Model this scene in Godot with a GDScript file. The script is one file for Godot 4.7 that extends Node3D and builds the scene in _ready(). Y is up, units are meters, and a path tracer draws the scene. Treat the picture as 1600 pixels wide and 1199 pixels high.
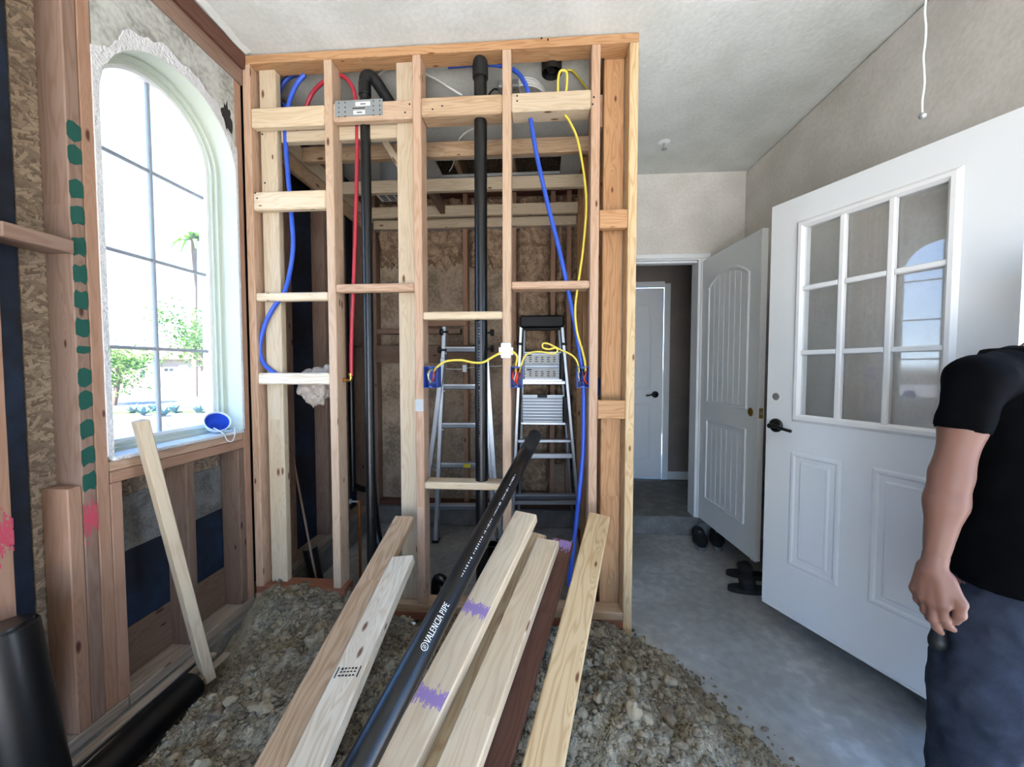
extends Node3D
# A half-stripped room: stud partition round a new bathroom, arched window, dirt pile with lumber, open doors, a person at the right.
# Units are metres, the slab is y = 0, the camera stands over the origin and looks along -z.

const FOCAL := 610.0
const YAW := 4.0
const PITCH := -2.35
const EYE := Vector3(0, 1.32, 0)
const CEIL := 2.79
const XL := -1.399      # inner face of the studs of the left wall
const XR := 1.54        # right wall
const ZP := -1.80       # front face of the stud partition
const ZB := -3.10       # back wall
const REAR := 2.6       # wall behind the camera

var cam_basis: Basis
var M := {}
var rng := RandomNumberGenerator.new()
var used := {}

# ---------------------------------------------------------------- pixels to directions
func ray(px: float, py: float) -> Vector3:
	return cam_basis * Vector3((px - 800.0) / FOCAL, -(py - 599.5) / FOCAL, -1.0)
func pz(px: float, py: float, z: float) -> Vector3:
	var d := ray(px, py)
	return EYE + d * (z / d.z)
func pxw(px: float, py: float, x: float) -> Vector3:
	var d := ray(px, py)
	return EYE + d * (x / d.x)
func pyf(px: float, py: float, y: float) -> Vector3:
	var d := ray(px, py)
	return EYE + d * ((y - EYE.y) / d.y)

# ---------------------------------------------------------------- mesh collecting
class MB:
	var v := PackedVector3Array()
	var n := PackedVector3Array()
	var uv := PackedVector2Array()
	var idx := PackedInt32Array()
	func tri(a: Vector3, b: Vector3, c: Vector3, out := Vector3.ZERO, ua := Vector2.ZERO, ub := Vector2.ZERO, uc := Vector2.ZERO) -> void:
		var nn := (b - a).cross(c - a)
		if nn.length_squared() < 1e-18:
			return
		nn = nn.normalized()
		var i := v.size()
		if out != Vector3.ZERO and nn.dot(out) < 0.0:
			nn = -nn
			v.append_array([a, c, b]); uv.append_array([ua, uc, ub])
		else:
			v.append_array([a, b, c]); uv.append_array([ua, ub, uc])
		n.append_array([nn, nn, nn])
		idx.append_array([i, i + 2, i + 1])
	func quad(a: Vector3, b: Vector3, c: Vector3, d: Vector3, out := Vector3.ZERO, us: Array = []) -> void:
		var nn := (c - a).cross(d - b).normalized()
		var q := [a, b, c, d]
		var u: Array = us if us.size() == 4 else [Vector2(0, 0), Vector2(1, 0), Vector2(1, 1), Vector2(0, 1)]
		if out != Vector3.ZERO and nn.dot(out) < 0.0:
			nn = -nn
			q = [a, d, c, b]
			u = [u[0], u[3], u[2], u[1]]
		var i := v.size()
		for k in 4:
			v.append(q[k]); n.append(nn); uv.append(u[k])
		idx.append_array([i, i + 2, i + 1, i, i + 3, i + 2])
	func add(o: MB, t := Transform3D()) -> void:
		var i := v.size()
		for k in o.v.size():
			v.append(t * o.v[k]); n.append((t.basis * o.n[k]).normalized()); uv.append(o.uv[k])
		for k in o.idx:
			idx.append(i + k)
	func mesh() -> ArrayMesh:
		var a := []
		a.resize(Mesh.ARRAY_MAX)
		a[Mesh.ARRAY_VERTEX] = v
		a[Mesh.ARRAY_NORMAL] = n
		a[Mesh.ARRAY_TEX_UV] = uv
		a[Mesh.ARRAY_INDEX] = idx
		var m := ArrayMesh.new()
		m.add_surface_from_arrays(Mesh.PRIMITIVE_TRIANGLES, a)
		return m

# box with chamfered edges; the grain (u) runs along the longest side
func cbox(mb: MB, size: Vector3, bev := 0.003, t := Transform3D(), uo := Vector2(-1, -1)) -> void:
	var h := size * 0.5
	var lg := 0
	if size.y > size[lg]: lg = 1
	if size.z > size[lg]: lg = 2
	var off := uo if uo.x >= 0 else Vector2(rng.randf(), rng.randf())
	bev = minf(bev, minf(h.x, minf(h.y, h.z)) * 0.6)
	for ax in 3:
		var b := (ax + 1) % 3
		var c := (ax + 2) % 3
		for s in [-1.0, 1.0]:
			var pts := []
			var us := []
			for q in [[-1, -1], [1, -1], [1, 1], [-1, 1]]:
				var p := Vector3.ZERO
				p[ax] = s * h[ax]; p[b] = q[0] * (h[b] - bev); p[c] = q[1] * (h[c] - bev)
				pts.append(t * p)
				if ax == lg:
					us.append(Vector2(p[b] / 2.4 + off.x, p[c] / 0.25 + off.y))
				else:
					var o: int = b if b != lg else c
					us.append(Vector2(p[lg] / 2.4 + off.x, p[o] / 0.25 + off.y + 0.31 * ax + 0.17 * s))
			var outd := Vector3.ZERO
			outd[ax] = s
			mb.quad(pts[0], pts[1], pts[2], pts[3], t.basis * outd, us)
		for s1 in [-1.0, 1.0]:
			for s2 in [-1.0, 1.0]:
				var e := []
				var ue := []
				for q in [-1.0, 1.0]:
					var p1 := Vector3.ZERO
					p1[ax] = q * (h[ax] - bev); p1[b] = s1 * h[b]; p1[c] = s2 * (h[c] - bev)
					var p2 := p1
					p2[b] = s1 * (h[b] - bev); p2[c] = s2 * h[c]
					e.append(t * p1); e.append(t * p2)
					var uu: float = p1[lg] / 2.4 + off.x
					ue.append(Vector2(uu, off.y)); ue.append(Vector2(uu, off.y + 0.01))
				var o2 := Vector3.ZERO
				o2[b] = s1; o2[c] = s2
				mb.quad(e[0], e[1], e[3], e[2], t.basis * o2, [ue[0], ue[1], ue[3], ue[2]])
	for sx in [-1.0, 1.0]:
		for sy in [-1.0, 1.0]:
			for sz in [-1.0, 1.0]:
				mb.tri(t * Vector3(sx * h.x, sy * (h.y - bev), sz * (h.z - bev)), t * Vector3(sx * (h.x - bev), sy * h.y, sz * (h.z - bev)), t * Vector3(sx * (h.x - bev), sy * (h.y - bev), sz * h.z), t.basis * Vector3(sx, sy, sz), off, off, off)

# tube along points; smooth normals
func tube(mb: MB, pts: Array, radius, sides := 10, caps := true) -> void:
	var m := pts.size()
	var up := Vector3.UP
	var dir0: Vector3 = (pts[1] - pts[0]).normalized()
	if absf(dir0.dot(up)) > 0.9: up = Vector3.RIGHT
	var side := dir0.cross(up).normalized()
	var base := mb.v.size()
	var length := 0.0
	for i in m:
		var d: Vector3 = ((pts[mini(i + 1, m - 1)] - pts[maxi(i - 1, 0)]) as Vector3).normalized()
		side = (side - d * side.dot(d)).normalized()
		var w := d.cross(side)
		var r: float = radius if radius is float else radius[i]
		if i > 0: length += (pts[i] - pts[i - 1]).length()
		for k in sides + 1:
			var a := TAU * k / sides
			var nn := side * cos(a) + w * sin(a)
			mb.v.append(pts[i] + nn * r); mb.n.append(nn); mb.uv.append(Vector2(length, float(k) / sides))
	for i in m - 1:
		for k in sides:
			var a := base + i * (sides + 1) + k
			var b := a + sides + 1
			mb.idx.append_array([a, b, a + 1, a + 1, b, b + 1])
	if caps:
		for e in 2:
			var i0 := base + (0 if e == 0 else (m - 1) * (sides + 1))
			var c: Vector3 = pts[0] if e == 0 else pts[m - 1]
			var outd: Vector3 = (pts[0] - pts[1]) if e == 0 else (pts[m - 1] - pts[m - 2])
			for k in sides:
				mb.tri(c, mb.v[i0 + k], mb.v[i0 + k + 1], outd)

# smooth curve through points
func smooth(pts: Array, step := 0.02) -> Array:
	var c := Curve3D.new()
	for i in pts.size():
		var t: Vector3 = (pts[mini(i + 1, pts.size() - 1)] - pts[maxi(i - 1, 0)]) * 0.17
		c.add_point(pts[i], -t, t)
	c.bake_interval = step
	return Array(c.get_baked_points())

# profile of (radius, height) spun about y
func lathe(mb: MB, prof: Array, sides := 20, t := Transform3D()) -> void:
	for i in prof.size() - 1:
		var p: Vector2 = prof[i]
		var q: Vector2 = prof[i + 1]
		var dn := Vector2(q.y - p.y, p.x - q.x)
		if dn.length() < 1e-9: continue
		dn = dn.normalized()
		var base := mb.v.size()
		for k in sides + 1:
			var a := TAU * k / sides
			var nn := (t.basis * Vector3(cos(a) * dn.x, dn.y, sin(a) * dn.x)).normalized()
			mb.v.append(t * Vector3(cos(a) * p.x, p.y, sin(a) * p.x)); mb.n.append(nn); mb.uv.append(Vector2(float(k) / sides, p.y))
			mb.v.append(t * Vector3(cos(a) * q.x, q.y, sin(a) * q.x)); mb.n.append(nn); mb.uv.append(Vector2(float(k) / sides, q.y))
		for k in sides:
			var a := base + 2 * k
			mb.idx.append_array([a, a + 2, a + 1, a + 2, a + 3, a + 1])

# prism: polygon (x, y) between two z values
func prism(mb: MB, poly: PackedVector2Array, z0: float, z1: float, t := Transform3D(), uvs := 1.0) -> void:
	var ids := Geometry2D.triangulate_polygon(poly)
	for e in 2:
		var z := z0 if e == 0 else z1
		var o := t.basis * Vector3(0, 0, -1 if (e == 0) == (z0 < z1) else 1)
		for i in range(0, ids.size(), 3):
			var a := poly[ids[i]]; var b := poly[ids[i + 1]]; var c := poly[ids[i + 2]]
			mb.tri(t * Vector3(a.x, a.y, z), t * Vector3(b.x, b.y, z), t * Vector3(c.x, c.y, z), o, a * uvs, b * uvs, c * uvs)
	var ccw := not Geometry2D.is_polygon_clockwise(poly)
	for i in poly.size():
		var a := poly[i]; var b := poly[(i + 1) % poly.size()]
		var d := (b - a)
		var nn := Vector2(d.y, -d.x) if ccw else Vector2(-d.y, d.x)
		mb.quad(t * Vector3(a.x, a.y, z0), t * Vector3(b.x, b.y, z0), t * Vector3(b.x, b.y, z1), t * Vector3(a.x, a.y, z1), t.basis * Vector3(nn.x, nn.y, 0), [a * uvs, b * uvs, (b + Vector2(0.1, 0.1)) * uvs, (a + Vector2(0.1, 0.1)) * uvs])

# ---------------------------------------------------------------- nodes
func numbered(called: String) -> String:
	var k: int = used.get(called, 0)
	used[called] = k + 1
	return called if k == 0 else "%s_%03d" % [called, k]
func root(called: String, at := Vector3.ZERO) -> Node3D:
	var o := Node3D.new()
	o.name = numbered(called)
	add_child(o, true)
	o.position = at
	return o
func tag(o: Node, label: String, category: String, group := "", kind := "") -> Node:
	o.set_meta("label", label)
	o.set_meta("category", category)
	if group: o.set_meta("group", group)
	if kind: o.set_meta("kind", kind)
	return o
func structure(called: String, label: String, category: String, at := Vector3.ZERO) -> Node3D:
	return tag(root(called, at), label, category, "", "structure")
func part(called: String, mb: MB, mat: Material, parent: Node) -> MeshInstance3D:
	var o := MeshInstance3D.new()
	o.name = called if parent != self else numbered(called)
	o.mesh = mb.mesh()
	o.material_override = mat
	parent.add_child(o, true)
	return o
func solo(called: String, mb: MB, mat: Material, label: String, category: String, group := "") -> MeshInstance3D:
	return tag(part(called, mb, mat, self), label, category, group)
# axis-aligned board from corner to corner, its mesh centred on the node
func bar(called: String, a: Vector3, b: Vector3, mat: Material, parent: Node, bev := 0.003) -> MeshInstance3D:
	var mb := MB.new()
	cbox(mb, (b - a).abs(), bev)
	var o := part(called, mb, mat, parent)
	o.position = (a + b) * 0.5 - (parent.position if parent != self else Vector3.ZERO)
	return o
# board from point p to point q, w across (towards the hint), t thick
func beam(called: String, p: Vector3, q: Vector3, w: float, t: float, hint: Vector3, mat: Material, parent: Node, bev := 0.003) -> MeshInstance3D:
	var mb := MB.new()
	cbox(mb, Vector3((q - p).length(), w, t), bev)
	var o := part(called, mb, mat, parent)
	var x := (q - p).normalized()
	var z := x.cross(hint).normalized()
	var y := z.cross(x)
	o.transform = Transform3D(Basis(x, y, z), (p + q) * 0.5 - (parent.position if parent != self else Vector3.ZERO))
	return o

# ---------------------------------------------------------------- textures and materials
func noise(s: int, f: float, oct := 4) -> FastNoiseLite:
	var n := FastNoiseLite.new()
	n.seed = s
	n.frequency = f
	n.noise_type = FastNoiseLite.TYPE_SIMPLEX_SMOOTH
	n.fractal_octaves = oct
	return n
func img_tex(w: int, h: int, bytes: PackedByteArray) -> ImageTexture:
	return ImageTexture.create_from_image(Image.create_from_data(w, h, false, Image.FORMAT_RGB8, bytes))
# sawn softwood: 2.4 m along u, 0.25 m across v
func wood_tex(s: int, contrast: float, knots: int) -> ImageTexture:
	var W := 1024
	var H := 256
	var r := RandomNumberGenerator.new()
	r.seed = s
	var warp := noise(s, 1.0, 3)
	var fine := noise(s + 9, 1.0, 2)
	var kn := []
	for i in knots:
		kn.append(Vector3(r.randf() * W, r.randf() * H, r.randf_range(3.0, 7.0)))
	var b := PackedByteArray()
	b.resize(W * H * 3)
	for y in H:
		for x in W:
			var q := y * 0.11 + warp.get_noise_2d(x * 0.004, y * 0.012) * 6.0
			var dark := 0.0
			for k: Vector3 in kn:
				var dx := (x - k.x) / 3.4
				var dy := y - k.y
				var d2 := dx * dx + dy * dy
				if d2 < 2500.0:
					q += 14.0 * exp(-d2 / (k.z * k.z * 7.0)) * signf(dy + 0.01)
					dark = maxf(dark, smoothstep(k.z * 1.5, k.z * 0.5, sqrt(dx * dx * 9.0 + dy * dy)))
			var ring := 0.5 + 0.5 * sin(q * 2.1)
			ring = ring * ring
			var f := 0.5 + 0.5 * fine.get_noise_2d(x * 0.02, y * 0.45)
			var g := clampf(contrast * (0.65 * ring + 0.5 * (f - 0.4)) + 0.25 * warp.get_noise_2d(x * 0.002 + 50.0, y * 0.006), 0.0, 1.0)
			var c := Color(1.0, 0.985, 0.96).lerp(Color(0.80, 0.70, 0.59), g)
			c = c.lerp(Color(0.36, 0.2, 0.12), dark * 0.75)
			var i := (y * W + x) * 3
			b[i] = int(c.r * 255.0); b[i + 1] = int(c.g * 255.0); b[i + 2] = int(c.b * 255.0)
	return img_tex(W, H, b)
# mottled surface between colours
func mottle_tex(size: int, s: int, f1: float, f2: float, cols: Array, mixf := 0.5) -> ImageTexture:
	var n1 := noise(s, f1, 4)
	var n2 := noise(s + 3, f2, 3)
	var b := PackedByteArray()
	b.resize(size * size * 3)
	for y in size:
		for x in size:
			# blend opposite edges so that the picture repeats without a seam
			var wx := smoothstep(0.8, 1.0, float(x) / size)
			var wy := smoothstep(0.8, 1.0, float(y) / size)
			var a := lerpf(lerpf(n1.get_noise_2d(x, y), n1.get_noise_2d(x - size, y), wx), lerpf(n1.get_noise_2d(x, y - size), n1.get_noise_2d(x - size, y - size), wx), wy)
			var t := clampf(0.5 + a * 0.9 * mixf * 2.0 + n2.get_noise_2d(x, y) * (1.0 - mixf), 0.0, 0.999) * (cols.size() - 1)
			var k := int(t)
			var c: Color = (cols[k] as Color).lerp(cols[k + 1], t - k)
			var i := (y * size + x) * 3
			b[i] = int(c.r * 255.0); b[i + 1] = int(c.g * 255.0); b[i + 2] = int(c.b * 255.0)
	return img_tex(size, size, b)
func osb_tex() -> ImageTexture:
	var im := Image.create(512, 512, false, Image.FORMAT_RGB8)
	im.fill(Color(0.58, 0.50, 0.41))
	var r := RandomNumberGenerator.new()
	r.seed = 77
	var b := im.get_data()
	for k in 2600:
		var cx := r.randf() * 512.0
		var cy := r.randf() * 512.0
		var a := r.randfn(0.0, 0.8)
		var l := r.randf_range(10, 34)
		var w := r.randf_range(2, 8)
		var v := r.randf_range(-0.14, 0.14)
		var c := Color(0.60 + v, 0.515 + v * 0.95, 0.42 + v * 0.85)
		var ca := cos(a); var sa := sin(a)
		for i in range(int(-l), int(l)):
			for j in range(int(-w), int(w) + 1):
				var edge := 0.78 if j == int(w) else 1.0
				var x := posmod(int(cx + i * ca - j * sa), 512)
				var y := posmod(int(cy + i * sa + j * ca), 512)
				var q := (y * 512 + x) * 3
				b[q] = int(c.r * edge * 255); b[q + 1] = int(c.g * edge * 255); b[q + 2] = int(c.b * edge * 255)
	return img_tex(512, 512, b)

func mat(col: Color, rough := 0.8, metal := 0.0, tex: Texture2D = null, tri := 0.0, spec := 0.5) -> StandardMaterial3D:
	var m := StandardMaterial3D.new()
	m.albedo_color = col
	m.roughness = rough
	m.metallic = metal
	m.metallic_specular = spec
	if tex:
		m.albedo_texture = tex
	if tri > 0.0:
		m.uv1_triplanar = true
		m.uv1_world_triplanar = true
		m.uv1_scale = Vector3.ONE * tri
	return m
func relief(m: StandardMaterial3D, tex: Texture2D, cm: float) -> StandardMaterial3D:
	m.heightmap_enabled = true
	m.heightmap_texture = tex
	m.heightmap_scale = cm
	return m

func make_materials() -> void:
	var w1 := wood_tex(11, 0.55, 5)
	var w2 := wood_tex(23, 0.38, 8)
	var w3 := wood_tex(37, 0.7, 4)
	M.pale = mat(Color(0.82, 0.755, 0.65), 0.72, 0, w2)
	M.pale2 = mat(Color(0.87, 0.84, 0.77), 0.72, 0, w1)
	M.pale3 = mat(Color(0.81, 0.715, 0.56), 0.7, 0, w3)
	M.tan = mat(Color(0.75, 0.655, 0.565), 0.75, 0, w2)
	M.tan2 = mat(Color(0.74, 0.625, 0.535), 0.75, 0, w1)
	M.tan3 = mat(Color(0.73, 0.635, 0.525), 0.75, 0, w3)
	M.grey_tan = mat(Color(0.76, 0.705, 0.615), 0.8, 0, w2)
	M.orange = mat(Color(0.73, 0.575, 0.42), 0.72, 0, w3)
	M.red = mat(Color(0.54, 0.45, 0.40), 0.8, 0, w1)
	M.red2 = mat(Color(0.63, 0.50, 0.42), 0.8, 0, w2)
	M.dark = mat(Color(0.40, 0.27, 0.22), 0.8, 0, w3)
	M.brown = mat(Color(0.47, 0.39, 0.34), 0.85, 0, w1)
	M.treated = mat(Color(0.56, 0.36, 0.27), 0.85, 0, w2)
	M.weathered = mat(Color(0.62, 0.58, 0.54), 0.9, 0, w3)
	var fine_h := mottle_tex(256, 5, 0.09, 0.3, [Color.BLACK, Color.WHITE])
	var dw := mottle_tex(512, 8, 0.006, 0.08, [Color(0.93, 0.93, 0.92), Color.WHITE])
	M.ceiling = relief(mat(Color(0.86, 0.87, 0.85), 0.95, 0, dw, 0.9), fine_h, 0.06)
	M.wall = relief(mat(Color(0.85, 0.83, 0.80), 0.95, 0, dw, 0.9), fine_h, 0.06)
	var gd := mottle_tex(512, 18, 0.008, 0.06, [Color(0.62, 0.61, 0.58), Color(0.78, 0.77, 0.74), Color(0.86, 0.86, 0.83)])
	M.old_drywall = mat(Color(0.86, 0.87, 0.86), 0.95, 0, gd, 1.3)
	M.plaster = relief(mat(Color(0.84, 0.84, 0.84), 0.95, 0, dw, 2.5), fine_h, 0.3)
	M.stain = mat(Color(0.20, 0.19, 0.19), 0.95, 0, gd, 3.0)
	M.backboard = mat(Color(0.80, 0.71, 0.63), 0.95, 0, gd, 0.8)
	M.white_paint = mat(Color(0.90, 0.90, 0.89), 0.45)
	M.door_white = mat(Color(0.88, 0.89, 0.89), 0.5)
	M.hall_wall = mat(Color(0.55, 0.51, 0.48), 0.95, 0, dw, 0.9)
	M.vinyl = mat(Color(0.74, 0.77, 0.71), 0.4)
	M.muntin = mat(Color(0.62, 0.64, 0.66), 0.5)
	M.glass = mat(Color(0.95, 0.97, 0.97, 0.06), 0.02)
	M.glass.transparency = BaseMaterial3D.TRANSPARENCY_ALPHA
	var conc := mottle_tex(1024, 31, 0.004, 0.03, [Color(0.62, 0.62, 0.61), Color(0.67, 0.67, 0.66), Color(0.70, 0.70, 0.69), Color(0.78, 0.78, 0.77)])
	M.concrete = mat(Color(0.88, 0.88, 0.87), 0.55, 0, conc, 0.45)
	M.curb = mat(Color(0.66, 0.65, 0.63), 0.95, 0, conc, 1.6)
	var dirt := mottle_tex(1024, 41, 0.012, 0.12, [Color(0.44, 0.412, 0.365), Color(0.53, 0.50, 0.45), Color(0.60, 0.568, 0.51), Color(0.68, 0.648, 0.59)], 0.45)
	M.dirt = mat(Color(1.0, 0.99, 0.94), 1.0, 0, dirt, 1.6, 0.2)
	relief(M.dirt, mottle_tex(512, 43, 0.05, 0.2, [Color.BLACK, Color.WHITE]), 1.2)
	M.clod = []
	for c in [Color(0.98, 0.96, 0.90), Color(1.0, 1.0, 0.96), Color(0.84, 0.81, 0.76), Color(0.90, 0.86, 0.78), Color(0.74, 0.70, 0.66)]:
		M.clod.append(mat(c, 1.0, 0, dirt, 3.1, 0.2))
	M.osb = mat(Color(0.86, 0.86, 0.86), 0.85, 0, osb_tex(), 2.6)
	M.paper = mat(Color(0.09, 0.16, 0.25), 0.7, 0, mottle_tex(256, 51, 0.01, 0.05, [Color(0.5, 0.5, 0.5), Color.WHITE]), 1.1)
	var wool := mottle_tex(512, 61, 0.02, 0.11, [Color(0.46, 0.39, 0.33), Color(0.62, 0.54, 0.46), Color(0.71, 0.63, 0.54), Color(0.82, 0.75, 0.67)])
	M.wool = relief(mat(Color(0.96, 0.92, 0.88), 1.0, 0, wool, 1.3, 0.1), mottle_tex(256, 63, 0.05, 0.2, [Color.BLACK, Color.WHITE]), 1.0)
	M.abs = mat(Color(0.035, 0.04, 0.045), 0.33)
	M.abs_dusty = mat(Color(0.085, 0.085, 0.085), 0.75, 0, mottle_tex(256, 71, 0.03, 0.12, [Color(0.5, 0.5, 0.5), Color.WHITE]), 4.0)
	M.black = mat(Color(0.03, 0.03, 0.03), 0.55)
	M.hole = mat(Color(0.015, 0.015, 0.018), 0.95)
	M.pex_blue = mat(Color(0.18, 0.33, 0.74), 0.4)
	M.pex_red = mat(Color(0.68, 0.18, 0.24), 0.4)
	M.yellow = mat(Color(0.86, 0.77, 0.30), 0.5)
	M.white_cable = mat(Color(0.86, 0.86, 0.83), 0.5)
	M.blue_box = mat(Color(0.10, 0.25, 0.58), 0.45)
	M.plastic_white = mat(Color(0.90, 0.92, 0.92), 0.4)
	M.orange_wire = mat(Color(0.80, 0.22, 0.12), 0.5)
	M.copper = mat(Color(0.70, 0.42, 0.22), 0.35, 0.9)
	M.brass = mat(Color(0.72, 0.58, 0.30), 0.3, 0.9)
	M.galv = mat(Color(0.66, 0.68, 0.68), 0.45, 0.7)
	M.alu = mat(Color(0.78, 0.80, 0.82), 0.35, 0.75)
	M.alu_dark = mat(Color(0.50, 0.52, 0.54), 0.45, 0.7)
	M.label = mat(Color(0.88, 0.88, 0.86), 0.6)
	M.ink = mat(Color(0.12, 0.12, 0.13), 0.8)
	M.print_grey = mat(Color(0.45, 0.45, 0.45), 0.7)
	M.yellow_tag = mat(Color(0.80, 0.74, 0.12), 0.6)
	M.purple = mat(Color(0.58, 0.48, 0.66), 0.8)
	M.green_paint = mat(Color(0.05, 0.30, 0.25), 0.8)
	M.pink_paint = mat(Color(0.72, 0.27, 0.34), 0.85)
	M.foil = mat(Color(0.80, 0.82, 0.84), 0.3, 0.8)
	M.lath = mat(Color(0.56, 0.56, 0.56), 0.8, 0, gd, 2.0)
	M.bronze = mat(Color(0.05, 0.045, 0.045), 0.35, 0.3)
	M.mask_white = mat(Color(0.86, 0.90, 0.92), 0.9)
	M.mask_blue = mat(Color(0.10, 0.28, 0.72), 0.9)
	M.bag = mat(Color(0.74, 0.68, 0.62, 0.75), 0.3)
	M.bag.transparency = BaseMaterial3D.TRANSPARENCY_ALPHA
	M.skin = mat(Color(0.49, 0.34, 0.275), 0.55)
	M.skin.subsurf_scatter_enabled = true
	M.skin.subsurf_scatter_strength = 0.08
	M.nail = mat(Color(0.80, 0.66, 0.60), 0.35)
	M.shirt = mat(Color(0.02, 0.021, 0.026), 0.95, 0, mottle_tex(256, 81, 0.03, 0.3, [Color(0.75, 0.75, 0.75), Color.WHITE]), 3.0, 0.2)
	M.trousers = mat(Color(0.20, 0.225, 0.28), 0.9, 0, mottle_tex(256, 83, 0.02, 0.3, [Color(0.75, 0.75, 0.75), Color.WHITE]), 3.0, 0.3)
	M.pocket = mat(Color(0.10, 0.12, 0.17), 0.9)
	M.hair = mat(Color(0.03, 0.025, 0.02), 0.6)
	M.eye = mat(Color(0.85, 0.84, 0.82), 0.2)
	M.lip = mat(Color(0.52, 0.28, 0.25), 0.5)
	M.shoe = mat(Color(0.035, 0.035, 0.04), 0.8)
	M.sole = mat(Color(0.45, 0.45, 0.45), 0.8)
	M.stucco = mat(Color(0.60, 0.54, 0.47), 0.95)
	M.stucco_white = mat(Color(0.86, 0.84, 0.80), 0.95)
	M.roof = mat(Color(0.42, 0.34, 0.30), 0.95)
	M.garage_door = mat(Color(0.46, 0.40, 0.37), 0.8)
	M.dark_glass = mat(Color(0.10, 0.14, 0.18), 0.1)
	M.paving = mat(Color(0.46, 0.45, 0.44), 0.9, 0, conc, 0.2)
	M.lawn = mat(Color(0.25, 0.36, 0.13), 1.0, 0, mottle_tex(256, 91, 0.03, 0.2, [Color(0.6, 0.6, 0.5), Color.WHITE]), 0.8)
	M.leaf = mat(Color(0.20, 0.33, 0.10), 0.8)
	M.leaf.backlight_enabled = true
	M.leaf.backlight = Color(0.25, 0.4, 0.1)
	M.driveway = mat(Color(0.74, 0.73, 0.71), 0.9)
	M.agave = mat(Color(0.28, 0.44, 0.46), 0.7)
	M.bark = mat(Color(0.40, 0.32, 0.26), 0.95)

# ---------------------------------------------------------------- main
func _ready() -> void:
	rng.seed = 4242
	# camera
	cam_basis = Basis(Vector3.UP, deg_to_rad(YAW)) * Basis(Vector3.RIGHT, deg_to_rad(PITCH))
	var cam := Camera3D.new()
	cam.name = "camera"
	cam.fov = rad_to_deg(2.0 * atan(599.5 / FOCAL))
	cam.near = 0.02
	cam.far = 200.0
	cam.transform = Transform3D(cam_basis, EYE)
	add_child(cam)
	cam.current = true
	# sky, sun, exposure
	var env := Environment.new()
	env.background_mode = Environment.BG_SKY
	var sky := Sky.new()
	var sm := ProceduralSkyMaterial.new()
	sm.sky_top_color = Color(0.36, 0.58, 0.86)
	sm.sky_horizon_color = Color(0.80, 0.89, 0.96)
	sm.sky_curve = 0.12
	sm.ground_bottom_color = Color(0.5, 0.48, 0.45)
	sm.ground_horizon_color = Color(0.62, 0.62, 0.60)
	sm.sky_energy_multiplier = 1.7
	sm.ground_energy_multiplier = 1.0
	sm.sun_angle_max = 1.0
	sky.sky_material = sm
	env.sky = sky
	env.tonemap_mode = Environment.TONE_MAPPER_LINEAR
	env.tonemap_exposure = 3.7
	env.sdfgi_enabled = true
	env.ssao_enabled = true
	env.ssil_enabled = true
	var we := WorldEnvironment.new()
	we.name = "world"
	we.environment = env
	add_child(we)
	var sun := DirectionalLight3D.new()
	sun.name = "sun"
	sun.light_color = Color(1.0, 0.975, 0.94)
	sun.light_energy = 7.0
	sun.light_angular_distance = 0.6
	sun.shadow_enabled = true
	add_child(sun)
	sun.look_at_from_position(Vector3(-0.05, 1.3, 0.95), Vector3.ZERO)

	make_materials()
	build_shell()
	build_wall_left()
	build_window()
	build_partition()
	build_bathroom()
	build_doors()
	build_outside()
	build_dirt()
	build_lumber()
	build_plumbing()
	build_electrics()
	build_ladders()
	build_small_things()
	build_person()

# ---------------------------------------------------------------- room shell
func box(mb: MB, a: Vector3, b: Vector3, bev := 0.0) -> void:
	cbox(mb, (b - a).abs(), bev, Transform3D(Basis(), (a + b) * 0.5))

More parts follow.
